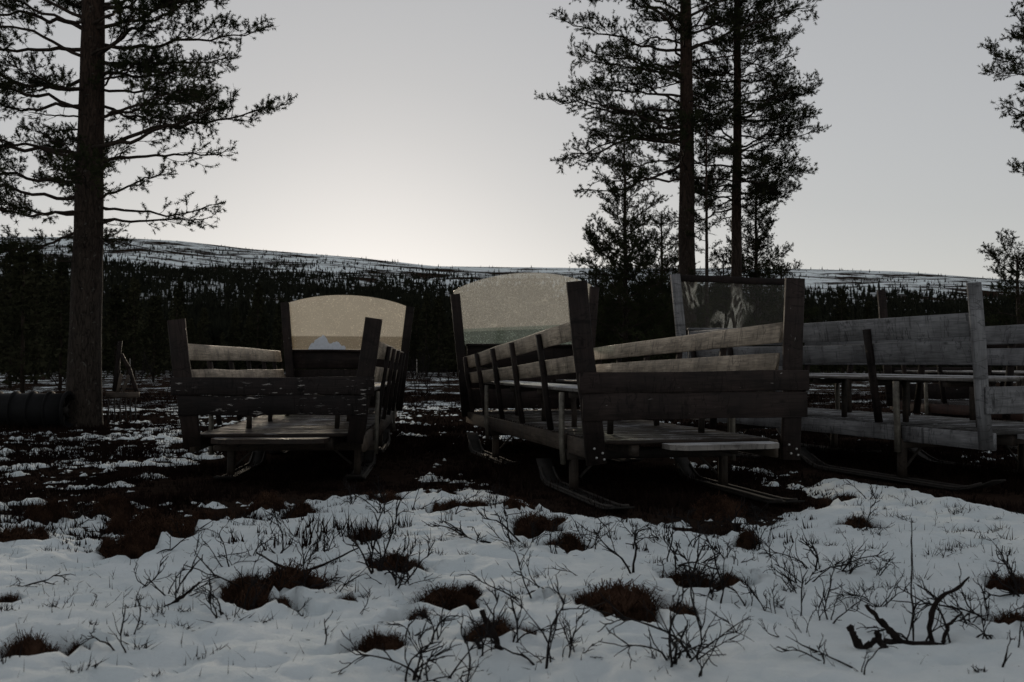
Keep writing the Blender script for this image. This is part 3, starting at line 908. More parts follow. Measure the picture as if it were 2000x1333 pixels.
# ---------------------------------------------------------------- pines
def limb_variant(seed, L, bare=0.25, up=0.0, dens=1.0):
    """one pine limb along +X: bark tubes and needle tufts"""
    r = np.random.default_rng(seed)
    wood_b, tufts = Buf(), []
    n = 16
    s = np.linspace(0, 1, n)
    wob = np.cumsum(r.normal(0, 0.014, (n, 2)), 0) * L
    z = L * (0.05 * np.sin(s * 3.0) * r.choice([-1, 1]) + 0.10 * s ** 2.5 + up * s) + wob[:, 1]
    P_ = np.stack([s * L * 0.97, wob[:, 0] + 0.05 * L * np.sin(s * 2.2 + r.uniform(0, 6)) * s, z], -1)
    wood_b.tube(P_, 0.011 * L * (1 - s) ** 0.8 + 0.006, 6)
    def direc(p): 
        d = np.gradient(p, axis=0)
        return d / np.linalg.norm(d, axis=1, keepdims=True)
    def twig(p0, d, ln, level):
        m = 6 if level == 1 else 4
        q = [p0]
        d = d / np.linalg.norm(d)
        for k in range(m):
            d = d + r.normal(0, 0.13, 3) + np.array([0, 0, 0.05])
            d = d / np.linalg.norm(d)
            q.append(q[-1] + d * ln / m)
        q = np.array(q)
        rad = 0.0045 * (1 + ln) if level == 1 else 0.0032
        wood_b.tube(q, np.linspace(rad, rad * 0.5, m + 1), 4 if level == 1 else 3, False)
        return q
    k = 0
    t = bare
    D0 = direc(P_)
    while t < 0.99:
        i = min(int(t * (n - 1)), n - 2)
        f = t * (n - 1) - i
        p0 = P_[i] * (1 - f) + P_[i + 1] * f
        d0 = D0[i]
        side = 1 if k % 2 else -1
        ang = r.uniform(0.6, 1.15)
        perp = np.array([-d0[1], d0[0], 0.0]) * side
        d = d0 * math.cos(ang) + perp * math.sin(ang) + np.array([0, 0, r.normal(0.08, 0.28)])
        ln = L * (0.10 + 0.30 * (1 - t) ** 0.8 * min(1, (t - bare) / 0.2 + 0.35)) * r.uniform(0.55, 1.25)
        ln = max(ln, 0.14)
        q = twig(p0, d, ln, 1)
        dq = direc(q)
        ns = max(3, int(ln / 0.044 * dens))
        for j in range(ns):
            u = 0.22 + 0.75 * (j + r.uniform(0, 0.8)) / ns
            ii = min(int(u * (len(q) - 1)), len(q) - 2)
            ff = u * (len(q) - 1) - ii
            pp = q[ii] * (1 - ff) + q[ii + 1] * ff
            e = dq[ii]
            pr = np.cross(e, r.normal(0, 1, 3))
            pr /= np.linalg.norm(pr) + 1e-6
            dd = e * 0.75 + pr * 0.75 + np.array([0, 0, 0.18])
            l2 = r.uniform(0.09, 0.22)
            q2 = twig(pp, dd, l2, 2)
            if r.random() < 0.86:
                tufts.append((q2[-1], q2[-1] - q2[-2]))
            if r.random() < 0.15:
                tufts.append((q2[2], q2[2] - q2[1]))
        tufts.append((q[-1], q[-1] - q[-2]))
        tufts.append((q[-2], q[-2] - q[-3]))
        t += (0.036 if L > 2 else 0.05) * r.uniform(0.6, 1.4) / dens
        k += 1
    tufts.append((P_[-1], P_[-1] - P_[-2]))
    # needles
    c = np.array([a for a, _ in tufts])
    d = np.array([b for _, b in tufts])
    d /= np.linalg.norm(d, axis=1, keepdims=True) + 1e-9
    K = 28
    m = len(c)
    rv = r.normal(0, 1, (m, K, 3))
    nd = d[:, None, :] * r.uniform(0.2, 0.7, (m, K, 1)) + rv / np.linalg.norm(rv, axis=2, keepdims=True)
    nd /= np.linalg.norm(nd, axis=2, keepdims=True)
    ln = r.uniform(0.035, 0.070, (m, K, 1))
    base = c[:, None, :] - d[:, None, :] * r.uniform(-0.02, 0.06, (m, K, 1))
    w = np.cross(nd, r.normal(0, 1, (m, K, 3)))
    w /= np.linalg.norm(w, axis=2, keepdims=True)
    tri = np.stack([base - w * 0.0057, base + w * 0.0057, base + nd * ln], 2).reshape(-1, 3)
    needles = mk_mesh("needles", tri, [np.arange(len(tri)).reshape(-1, 3)], [NEEDLE])
    return wood_b.mesh("branch", [LIMB], True), needles, L

LIMBS = {'long': [limb_variant(100 + k, 3.4, 0.36) for k in range(5)],
         'mid': [limb_variant(200 + k, 2.2, 0.30) for k in range(5)],
         'short': [limb_variant(300 + k, 1.2, 0.18, 0.15, 1.0) for k in range(5)],
         'thin': [limb_variant(400 + k, 2.2, 0.45, 0.0, 0.5) for k in range(3)],
         'dead': [limb_variant(450 + k, 1.4, 0.3, -0.12, 0.4) for k in range(4)]}

def add_limb(tree, base, az, el, length, rr, kind=None, roll=None):
    if kind is None:
        kind = 'long' if length > 2.7 else 'mid' if length > 1.6 else 'short'
    br, ne, L = rr.choice(LIMBS[kind])
    sc = length / L
    M = Matrix.Translation(base) @ Matrix.Rotation(az, 4, 'Z') @ Matrix.Rotation(-el, 4, 'Y') @ Matrix.Rotation(rr.uniform(-0.5, 0.5) if roll is None else roll, 4, 'X') @ Matrix.Diagonal((sc, sc * rr.choice((-1, 1)), sc, 1))
    o = obj("branch", br, tree, M)
    if kind != "dead":
        obj("needles", ne, o)
    return o

def trunk_mesh(h, r0, rtop, lean, seed, sides=20, rings=46, flare=1.25):
    r = np.random.default_rng(seed)
    s = np.linspace(0, 1, rings)
    cx = lean[0] * s * h + 0.02 * np.cumsum(r.normal(0, 0.25, rings))
    cy = lean[1] * s * h + 0.02 * np.cumsum(r.normal(0, 0.25, rings))
    rad = rtop + (r0 - rtop) * (1 - s) ** 0.9
    rad = rad * (1 + (flare - 1) * np.exp(-s * h / 0.5))
    th = np.arange(sides) * 2 * math.pi / sides
    S, T = np.meshgrid(s, th, indexing='ij')
    n1 = fbm(np.cos(T) * 1.6 + seed, S * h * 1.2 + np.sin(T) * 1.6, seed, 4)
    rr_ = rad[:, None] * (1 + 0.07 * n1)
    v = np.stack([cx[:, None] + rr_ * np.cos(T), cy[:, None] + rr_ * np.sin(T), S * h - 0.12], -1).reshape(-1, 3)
    i, j = np.meshgrid(np.arange(rings - 1), np.arange(sides), indexing='ij')
    j2 = (j + 1) % sides
    q = np.stack([i * sides + j, i * sides + j2, (i + 1) * sides + j2, (i + 1) * sides + j], -1).reshape(-1, 4)
    cen = lambda z: (np.interp(z / h, s, cx), np.interp(z / h, s, cy), z, np.interp(z / h, s, rad))
    return mk_mesh("trunk", v, [q], [BARK], True), cen

def pine(name, x, y, h, r0, rtop, label, group, limbs=(), fill=None, lean=(0, 0), seed=1):
    """limbs: (z, az_deg, el_deg, length, kind or None); fill: (z0, z1, step, length at z0, length at z1, el)"""
    rr = random.Random(seed)
    t = empty(name, (x, y, float(ground_z(x, y))), 0, label, "pine", group)
    me, cen = trunk_mesh(h, r0, rtop, lean, seed)
    obj("trunk", me, t)
    for z, az, el, ln, kind in limbs:
        cx, cy, _, _r_ = cen(z)
        add_limb(t, (cx, cy, z), R(az), R(el), ln, rr, kind)
    if fill:
        z0, z1, step, l0, l1, el, azs = fill
        z = z0
        k = 0
        while z < z1:
            f = (z - z0) / (z1 - z0)
            ln = (l0 + (l1 - l0) * f) * rr.uniform(0.7, 1.15)
            az = azs(rr, k) if azs else k * 137.5 + rr.uniform(-30, 30)
            cx, cy, _, _r_ = cen(z)
            add_limb(t, (cx, cy, z), R(az), R(el + rr.uniform(-10, 10) + 18 * f), ln, rr)
            z += step * rr.uniform(0.6, 1.4)
            k += 1
    return t

# the tall pine on the left, 20 m away: limbs as they stand in the photograph (attach v, tip u, tip v, out-of-plane angle)
LX, LY = at_depth(163, 700, 20.0)[:2]
def px_limb(D, utr, va, ut, vt, oop, kind=None):
    dx = (ut - utr) / F * D
    dz = (va - vt) / F * D
    ln = math.hypot(dx / math.cos(R(oop)), dz)
    az = oop if dx > 0 else 180 - oop
    z = EYE + (712 - va) / F * D
    return (z, az, math.degrees(math.asin(dz / ln)), ln, kind)
LT = 180
left_limbs = [px_limb(20, LT, *a) for a in [
    (75, 520, 70, 12), (50, 470, 20, -25), (105, 480, 95, -30), (125, 455, 130, 15), (150, 415, 185, -10), (175, 395, 195, 25), (190, 330, 160, -35),
    (235, 410, 205, 10), (235, 450, 240, -20), (282, 558, 255, 6), (285, 470, 270, -35), (318, 430, 330, 20, 'thin'), (318, 262, 300, -20),
    (392, 430, 410, 5, 'thin'), (395, 380, 400, -30, 'thin'), (425, 405, 455, 12, 'thin'), (470, 250, 490, 20),
    (95, -150, 140, 10), (115, -60, 90, -30), (60, -180, 30, 15), (30, -120, 10, -20), (140, -80, 165, 30), (165, -170, 150, -8), (205, -120, 215, 14), (215, -60, 190, -40),
    (260, 40, 270, 40), (305, -190, 360, 8), (310, -60, 330, -35), (335, -160, 350, 20), (372, -120, 400, -15), (405, -90, 420, 10), (420, 20, 440, -50), (455, -60, 500, 15), (450, 30, 480, 60),
    (20, 420, -20, 10), (0, 480, -30, -12), (-20, -150, -40, 8), (-30, 390, -80, 30)]]
def az_any(rr, k): return k * 137.5 + rr.uniform(-30, 30)
pine("tall_pine", LX, LY, 16.5, 0.335, 0.10, "stout tall pine with rough lichened bark standing beside the ribbed drum", "tall pines",
     left_limbs, (8.6, 16.2, 0.19, 3.4, 0.9, 2, az_any), lean=(0.014, 0.0), seed=11)
# the pair of tall pines behind the sleds
P1 = at_depth(1342, 700, 30.0)
limbs1 = [px_limb(30, 1343, *a) for a in [
    (90, 1075, 45, 10), (60, 1130, 10, -25), (120, 1130, 95, 20), (150, 1110, 150, -10), (190, 1120, 175, 15), (215, 1070, 228, 5), (215, 1160, 200, -30), (150, 1180, 120, 40),
    (240, 1090, 235, -12), (265, 1110, 320, 8), (275, 1100, 345, -15), (310, 1140, 370, 20, 'thin'), (345, 1150, 380, -10, 'thin'), (30, 1150, -30, 10),
    (60, 1460, 30, 20), (95, 1480, 110, -25), (140, 1470, 170, 35), (200, 1450, 240, -30), (235, 1430, 300, 20), (180, 1420, 150, 60), (20, 1440, -20, -20), (0, 1180, -60, 10), (110, 1240, 60, -60)]]
pine("tall_pine", P1[0], 30.0, 17.5, 0.30, 0.10, "thicker of the two tall pines rising behind the grey weathered sled", "tall pines", limbs1,
     (10.8, 17.3, 0.2, 3.8, 0.8, 4, az_any), lean=(0.0, 0.0), seed=12)
P2 = at_depth(1438, 700, 31.5)
limbs2 = [px_limb(31.5, 1441, *a) for a in [
    (60, 1570, 20, 15), (80, 1560, 80, -20), (110, 1565, 140, 10), (150, 1540, 130, -30), (190, 1555, 165, 15), (225, 1605, 235, 5), (230, 1540, 215, -25), (260, 1560, 265, 30),
    (300, 1555, 300, 10), (320, 1550, 345, -10), (355, 1530, 380, 15, 'thin'), (30, 1560, 0, -10), (10, 1570, -40, 20),
    (100, 1370, 60, 20), (140, 1350, 150, -20), (200, 1360, 190, 10), (250, 1350, 230, -30), (300, 1370, 300, 10), (50, 1380, 20, 35), (330, 1400, 340, 50)]]
pine("tall_pine", P2[0], 31.5, 15.5, 0.205, 0.07, "slimmer of the two tall pines rising behind the grey weathered sled", "tall pines", limbs2,
     (9.5, 15.3, 0.17, 2.6, 0.6, 6, az_any), lean=(0.003, 0.0), seed=13)
P3 = at_depth(1381, 700, 29.0)
pine("young_pine", P3[0], 29.0, 8.4, 0.075, 0.02, "thin straight young pine between the two tall trunks", "young pines",
     [], (2.0, 8.2, 0.22, 0.75, 0.45, 10, az_any), seed=14)
P4 = at_depth(1221, 700, 27.5)
pine("young_pine", P4[0], 27.5, 7.6, 0.095, 0.02, "bushy young pine behind the frosted windscreen's far post", "young pines",
     [], (0.4, 7.5, 0.085, 2.35, 0.45, 10, az_any), seed=15)
P5 = at_depth(1478, 700, 33.5)
pine("young_pine", P5[0], 33.5, 7.8, 0.11, 0.02, "bushy young pine close behind the slimmer tall trunk", "young pines",
     [], (0.4, 7.6, 0.09, 2.4, 0.5, 10, az_any), seed=16)
P6 = at_depth(1295, 700, 34.0)
pine("young_pine", P6[0], 34.0, 6.6, 0.10, 0.02, "low bushy pine half hidden behind the thicker tall trunk", "young pines",
     [], (0.4, 6.4, 0.09, 2.2, 0.4, 10, az_any), seed=17)
for u_, D_, h_, lb, sd in ((1412, 36.0, 5.0, "low bushy pine filling the gap between the two tall trunks", 21), (1528, 35.0, 4.9, "low bushy pine behind the bolted corner post of the frosted sled", 22),
                           (1165, 32.0, 4.6, "low bushy pine just behind the frosted windscreen", 23)):
    q_ = at_depth(u_, 700, D_)
    pine("young_pine", q_[0], D_, h_, 0.09, 0.02, lb, "young pines", [], (0.4, h_ - 0.2, 0.10, 1.9, 0.4, 12, az_any), seed=sd)
# right edge: a big pine just outside the frame and a smaller one below it
P7 = at_depth(2090, 700, 24.0)
limbs7 = [px_limb(24, 2095, *a) for a in [(135, 1925, 95, 5), (120, 1950, 60, -20), (160, 1945, 150, 15), (215, 1985, 200, -10), (250, 1975, 240, 10), (300, 1975, 285, -15), (345, 1985, 345, 10), (180, 2250, 150, 0), (260, 2260, 260, 20)]]
pine("tall_pine", P7[0], 24.0, 13.5, 0.24, 0.08, "tall pine past the grey weathered sled, its boughs hanging above the low pine", "tall pines", limbs7,
     (8.8, 13.3, 0.25, 1.6, 0.7, 8, az_any), seed=18)
P8 = at_depth(1992, 700, 37.0)
pine("young_pine", P8[0], 37.0, 5.4, 0.14, 0.03, "low spreading pine with reddish trunk beyond the grey weathered sled", "young pines",
     [px_limb(37, 1992, 540, 1925, 492, 5), px_limb(37, 1992, 560, 1930, 580, -20)], (1.2, 5.3, 0.21, 1.7, 1.5, 16, az_any), seed=19)

# dead stub on the left pine is part of it
# limbs towards and away from the viewer fill the crown
lt = [o for o in COL.objects if o.name.startswith("tall_pine")][0]
rr_ = random.Random(31)
for k in range(16):
    z = rr_.uniform(4.8, 8.9)
    add_limb(lt, (0.014 * z, 0, z), R(rr_.choice((90, -90)) + rr_.uniform(-60, 60)), R(rr_.uniform(-8, 8)), rr_.uniform(1.6, 3.2), rr_)
for k in range(12):
    z = rr_.uniform(3.2, 6.4)
    add_limb(lt, (0.014 * z, 0, z), R(rr_.uniform(0, 360)), R(rr_.uniform(-25, 5)), rr_.uniform(0.6, 1.6), rr_, "dead")
pair = [o for o in COL.objects if o.name.startswith("tall_pine")][1:3]
for t, z0, z1, cnt in ((pair[0], 6.6, 11, 28), (pair[1], 6.2, 9.6, 26)):
    for k in range(cnt):
        z = rr_.uniform(z0, z1)
        add_limb(t, (0, 0, z), R(rr_.uniform(0, 360)), R(rr_.uniform(-14, 8)), rr_.uniform(1.5, 3.1), rr_)
    for k in range(12):
        add_limb(t, (0, 0, rr_.uniform(3.2, z0 + 0.6)), R(rr_.uniform(0, 360)), R(rr_.uniform(-25, 5)), rr_.uniform(0.5, 1.5), rr_, "dead")
for (va, ut, vt) in ((437, 236, 430), (372, 215, 368), (405, 222, 410)):
    z = EYE + (712 - va) / F * 20
    b = Buf()
    ln = (ut - LT) / F * 20
    b.tube([(0.1, 0, 0), (ln * 0.5, 0.02, 0.01), (ln, 0.03, 0.03 + (va - vt) / F * 20)], [0.035, 0.028, 0.018], 6)
    obj("stub", b.mesh("stub", [LIMB], True), lt, Matrix.Translation((0.014 * z, 0, z)))

# ---------------------------------------------------------------- forest edge, single trees
def conifer_variant(seed, h, spread, n_whorl, tris=3):
    """trunk along +Z and a crown of ragged drooping boughs"""
    r = np.random.default_rng(seed)
    tb = Buf()
    tb.tube([(0, 0, -0.2), (0.03, 0, h * 0.5), (0, 0.02, h)], [0.011 * h + 0.03, 0.007 * h + 0.02, 0.012], 6)
    v = []
    for k in range(n_whorl):
        t = (k + r.uniform(0, 1)) / n_whorl
        z = h * (0.10 + 0.90 * t)
        rad = spread * (1 - t) ** 0.8 * r.uniform(0.5, 1.15) + 0.12
        for b in range(5):
            a = r.uniform(0, 2 * math.pi)
            dr = np.array([math.cos(a), math.sin(a), r.uniform(-0.25, 0.35)])
            side = np.array([-math.sin(a), math.cos(a), 0])
            for j in range(9):
                f = r.uniform(0.15, 1.0)
                c = np.array([0, 0, z]) + dr * rad * f + r.normal(0, 0.07, 3) * (0.5 + spread * 0.3)
                d2 = dr * r.uniform(0.2, 0.5) + side * r.normal(0, 0.35) + np.array([0, 0, r.normal(0.0, 0.22)])
                d2 = d2 * r.uniform(0.35, 0.8) * (0.35 + 0.2 * spread)
                w = np.cross(d2, r.normal(0, 1, 3))
                w = w / (np.linalg.norm(w) + 1e-6) * r.uniform(0.06, 0.15)
                v += [c - w, c + w, c + d2]
    v = np.array(v)
    crown = mk_mesh("crown", v, [np.arange(len(v)).reshape(-1, 3)], [CONIFER])
    return tb.mesh("trunk", [LIMB], True), crown, h

CONV = [conifer_variant(500 + k, h, sp, n) for k, (h, sp, n) in enumerate([(8.0, 1.4, 44), (7.0, 1.0, 38), (9.0, 1.2, 46), (6.0, 1.3, 34), (7.5, 1.8, 42)])]
CONL = ["narrow dark spruce at the forest edge below the fell", "slim dark spruce at the forest edge below the fell", "tall dark spruce at the forest edge below the fell",
        "small dark spruce at the forest edge below the fell", "broad dark pine at the forest edge below the fell"]
def conifer(x, y, k, sc, label=None, name="forest_spruce", group="trees of the forest edge", rz=None):
    tr, cr, h = CONV[k]
    e = empty(name, (x, y, float(ground_z(x, y)) - 0.1), random.uniform(0, 6.28) if rz is None else rz, label or CONL[k], "tree", group)
    e.scale = (sc, sc, sc)
    obj("trunk", tr, e)
    obj("crown", cr, e)
    return e

fr = random.Random(77)
pos = []
tries = 0
while len(pos) < 240 and tries < 20000:
    tries += 1
    y = 100 + 62 * fr.random() ** 1.1
    x = fr.uniform(-0.58, 0.60) * y
    u = 1000 + F * x / y
    if any((x - a) ** 2 + (y - b) ** 2 < 2.4 for a, b in pos): continue
    if u > 1530 and y < 125: continue
    pos.append((x, y))
for x, y in pos:
    u = 1000 + F * x / y
    k = fr.choice((0, 0, 1, 1, 2, 3, 4))
    sc = fr.uniform(0.75, 1.25) * (0.8 if u > 1530 else 1.0)
    conifer(x, y, k, sc)
# nearer dark trees behind the left pine
for u, D, k, sc in ((-60, 48, 2, .85), (20, 55, 0, 1.0), (70, 62, 4, 1.1), (118, 52, 1, 1.0), (-20, 70, 2, 1.1), (95, 80, 2, 1.1), (150, 68, 4, 1.0), (225, 60, 3, 1.0), (262, 74, 1, 1.1), (300, 66, 3, 0.95), (45, 44, 3, 1.1), (345, 85, 1, 1.1)):
    conifer((u - 1000) / F * D, D, k, sc, "dark spruce standing close behind the stout tall pine", group="spruces behind the stout pine")
for u, D, k, sc, lb in ((1645, 78, 0, 0.88, "lone spruce topping the wood behind the grey sled"), (1697, 74, 1, 0.86, "slender lone spruce behind the grey sled's backrest"),
                        (1805, 100, 3, 0.95, "small spruce rising beside the grey sled's corner post"), (1570, 70, 4, 0.62, "low bushy pine behind the grey sled's screen")):
    conifer((u - 1000) / F * D, D, k, sc, lb, group="lone trees behind the grey sled")

# ---------------------------------------------------------------- the far wood on the fell: one mass
def far_wood():
    r = np.random.default_rng(909)
    out = []
    # inside the forest edge, then thinning up to the tree line
    for y0, y1, cnt, K in ((160, 260, 4500, 40), (260, 450, 6500, 20), (450, 750, 14000, 8), (750, 1120, 24000, 6), (1120, 1580, 18000, 5)):
        y = r.uniform(y0, y1, cnt)
        u = r.uniform(-250, 2300, cnt)
        x = (u - 1000) / F * y
        elev = (712 - np.interp(u, [0, 250, 500, 700, 850, 1000, 1560, 1750, 2000], [498, 508, 518, 540, 552, 560, 590, 594, 600])) / F
        z = ground_z(x, y)
        over = (z - EYE) / y - elev + 0.006 * fbm(x * 0.01, y * 0.01, 61, 3)
        clump = fbm(x * 0.018, y * 0.010, 71, 3)
        keep = r.random(cnt) < np.clip(1 - (over + 0.003) / 0.020, 0.10, 1) ** 1.3 * np.clip(0.9 + 1.3 * clump, 0.2, 1)
        pts = np.stack([x, y, z], -1)[keep]
        m = len(pts)
        h = np.clip(6.0 * np.exp(r.normal(0, 0.30, m)), 2.2, 9.5) * (1 - 0.42 * np.clip((pts[:, 1] - 700) / 700, 0, 1))
        spread = h * r.uniform(0.22, 0.42, m)
        t = r.uniform(0.0, 1.0, (m, K)) ** 1.2
        a = r.uniform(0, 2 * math.pi, (m, K))
        rad = spread[:, None] * (1 - t) ** 0.9 + 0.025 * h[:, None]
        zc = h[:, None] * (0.08 + 0.92 * t)
        cx, cy, cz = pts[:, 0:1], pts[:, 1:2], pts[:, 2:3]
        tip = np.stack([cx + rad * np.cos(a), cy + rad * np.sin(a), cz + zc - 0.06 * h[:, None]], -1)
        hh = h[:, None] * r.uniform(0.10, 0.22, (m, K))
        wx, wy = -np.sin(a) * rad * 0.6, np.cos(a) * rad * 0.6
        inn = np.stack([cx + wx, cy + wy, cz + zc], -1)
        top = np.stack([cx - wx, cy - wy, cz + zc + hh], -1)
        out.append(np.stack([tip, inn, top], 2).reshape(-1, 3))
        for k in range(4):              # a slim spire gives each tree a solid core
            a0, a1 = k * math.pi / 2, (k + 1) * math.pi / 2
            w = spread * 0.5
            out.append(np.stack([np.stack([pts[:, 0] + w * math.cos(a0), pts[:, 1] + w * math.sin(a0), pts[:, 2]], -1),
                                 np.stack([pts[:, 0] + w * math.cos(a1), pts[:, 1] + w * math.sin(a1), pts[:, 2]], -1),
                                 np.stack([pts[:, 0], pts[:, 1], pts[:, 2] + h * 1.02], -1)], 1).reshape(-1, 3))
    v = np.concatenate(out)
    return mk_mesh("far_wood", v, [np.arange(len(v)).reshape(-1, 3)], [FARWOOD])
fw = obj("far_wood", far_wood())
tag(fw, "dark conifer wood covering the lower slope of the fell", "forest", None, 'stuff')

# ---------------------------------------------------------------- heather on the open ground: one mass
def heather():
    r = np.random.default_rng(313)
    Vs = []
    for x0, x1, y0, y1, cnt, hmul, K in ((-6.5, 7.5, 6.0, 11.5, 42000, 1.0, 4), (-12, 10, 11.5, 20, 46000, 1.1, 4), (-22, 16, 20, 42, 30000, 1.5, 4)):
        x, y = r.uniform(x0, x1, cnt), r.uniform(y0, y1, cnt)
        d = snow_depth(x, y)
        keep = (d < 0.004) | ((d < 0.035) & (r.random(cnt) < 0.6)) | ((d < 0.08) & (y > 6.3) & (r.random(cnt) < 0.2)) | (y > 30)
        dens = fbm(x * 0.9, y * 0.9, 83, 3)
        keep &= r.random(cnt) < 0.55 + 0.9 * dens
        x, y = x[keep], y[keep]
        m = len(x)
        z = ground_z(x, y) + np.clip(snow_depth(x, y), 0, 0.1)
        tall = np.clip(0.6 + 0.9 * fbm(x * 0.8, y * 0.8, 87, 3), 0.25, 1.5)
        H = r.uniform(0.06, 0.17, (m, 1)) * tall[:, None] * hmul
        a = r.uniform(0, 2 * math.pi, (m, K))
        lean = r.uniform(0.1, 0.9, (m, K))
        bx = x[:, None] + r.normal(0, 0.02, (m, K))
        by = y[:, None] + r.normal(0, 0.02, (m, K))
        hh = H * r.uniform(0.5, 1.2, (m, K))
        tip = np.stack([bx + np.cos(a) * hh * lean, by + np.sin(a) * hh * lean, z[:, None] + hh], -1)
        w = 0.0045 * hmul + 0.004 * r.random((m, K))
        b = a + r.uniform(-1, 1, (m, K)) + 1.57
        p0 = np.stack([bx + np.cos(b) * w, by + np.sin(b) * w, z[:, None] - 0.01 + 0 * bx], -1)
        p1 = np.stack([bx - np.cos(b) * w, by - np.sin(b) * w, z[:, None] - 0.01 + 0 * bx], -1)
        Vs.append(np.stack([p0, p1, tip], 2).reshape(-1, 3))
    v = np.concatenate(Vs)
    return mk_mesh("heather", v, [np.arange(len(v)).reshape(-1, 3)], [HEATHER])
tag(obj("heather", heather()), "low dark heather and crowberry between the snow patches", "heather", None, 'stuff')

# ---------------------------------------------------------------- tussocks in the foreground snow
def tussock_mesh(seed, n=1500):
    """a lumpy mossy mound, ragged in outline, with short dead grass over it (unit size)"""
    r = np.random.default_rng(seed)
    ph = r.uniform(0, 6.28, 6)
    def rim(a):
        return 0.80 + 0.16 * np.sin(2 * a + ph[0]) + 0.12 * np.sin(3 * a + ph[1]) + 0.08 * np.sin(5 * a + ph[2]) + 0.05 * np.sin(9 * a + ph[3])
    def top(x, y):
        a = np.arctan2(y, x)
        q = np.hypot(x, y) / rim(a)
        return 0.62 * np.clip(1 - q ** 2.2, -0.3, 1) * (0.85 + 0.45 * fbm(x * 1.7 + seed, y * 1.7, seed, 3)) + 0.10 * fbm(x * 6, y * 6 + seed, seed + 3, 3)
    na, nq = 40, 12
    A, Q = np.meshgrid(np.arange(na) * 2 * math.pi / na, np.linspace(0.0, 1.12, nq), indexing='ij')
    X, Y = Q * rim(A) * np.cos(A), Q * rim(A) * np.sin(A)
    V0 = np.stack([X, Y, top(X, Y) - 0.02], -1).reshape(-1, 3)
    i, j = np.meshgrid(np.arange(na), np.arange(nq - 1), indexing='ij')
    i2 = (i + 1) % na
    q0 = np.stack([i * nq + j, i * nq + j + 1, i2 * nq + j + 1, i2 * nq + j], -1).reshape(-1, 4)
    a = r.uniform(0, 2 * math.pi, n)
    q = np.sqrt(r.random(n)) * 1.08 * rim(a)
    bx, by = q * np.cos(a), q * np.sin(a)
    z0 = top(bx, by)
    oa = a * 0.5 + r.uniform(0, 2 * math.pi, n) * 0.6
    ln = r.uniform(0.10, 0.42, n) * np.where(r.random(n) < 0.1, 1.7, 1.0)
    el = r.uniform(0.05, 1.0, n)
    mid = np.stack([bx + np.cos(oa) * ln * 0.5, by + np.sin(oa) * ln * 0.5, z0 + ln * el * 0.6], -1)
    tip = np.stack([bx + np.cos(oa) * ln, by + np.sin(oa) * ln, z0 + ln * (el - 0.4) * 0.8], -1)
    w = 0.011
    sx_, sy_ = -np.sin(oa) * w, np.cos(oa) * w
    b0 = np.stack([bx - sx_, by - sy_, z0 - 0.05], -1)
    b1 = np.stack([bx + sx_, by + sy_, z0 - 0.05], -1)
    m0 = mid - np.stack([sx_, sy_, 0 * sx_], -1) * 0.8
    m1 = mid + np.stack([sx_, sy_, 0 * sx_], -1) * 0.8
    V1 = np.stack([b0, b1, m1, m0, tip], 1).reshape(-1, 3)
    k = np.arange(n) * 5 + len(V0)
    return mk_mesh("tussock", np.concatenate([V0, V1]), [np.concatenate([q0, np.stack([k, k + 1, k + 2, k + 3], -1)]), np.stack([k + 3, k + 2, k + 4], -1)], [GRASS], False)
MARKS = [((1790, 1255), "the gnarled root"), ((1675, 1275), "the forked dead stump"), ((975, 1270), "the slanting dead stump"), ((318, 1192), "the thick fallen branch"),
         ((590, 1130), "the long lifted branch"), ((1110, 985), "the frosted sled's left ski"), ((1480, 960), "the frosted sled's right ski"), ((1850, 960), "the grey sled's runner"),
         ((560, 930), "the yellowed-screen sled"), ((165, 850), "the stout tall pine")]
MARKS = [(*on_ground(*p), w) for p, w in MARKS]
def near_mark(x, y):
    d, w = min((math.hypot(x - a, y - b), w) for a, b, w in MARKS)
    rel = "close by" if d < 0.45 else "a step from" if d < 1.0 else "in the snow towards" if d < 2.2 else "well away from"
    return rel + " " + w
def tussock_label(x, y, r):
    size = "tiny" if r < 0.09 else "small" if r < 0.14 else "middling" if r < 0.2 else "broad" if r < 0.27 else "very broad"
    return "%s brown grass tussock %s" % (size, near_mark(x, y))
TM = [tussock_mesh(40 + k) for k in range(5)]
for k, (tx, ty, r0) in enumerate(TUSS):
    o = obj("grass_tussock", TM[k % 5])
    o.location = (tx, ty, float(ground_z(tx, ty)) + 0.03)
    hz = min(0.30, 0.12 + r0 * 0.6)
    o.scale = (r0 * 1.2, r0 * 1.0, hz * 0.85)
    o.rotation_euler = (0, 0, k * 1.7)
    tag(o, tussock_label(tx, ty, r0), "tussock", "tussocks in the foreground snow")

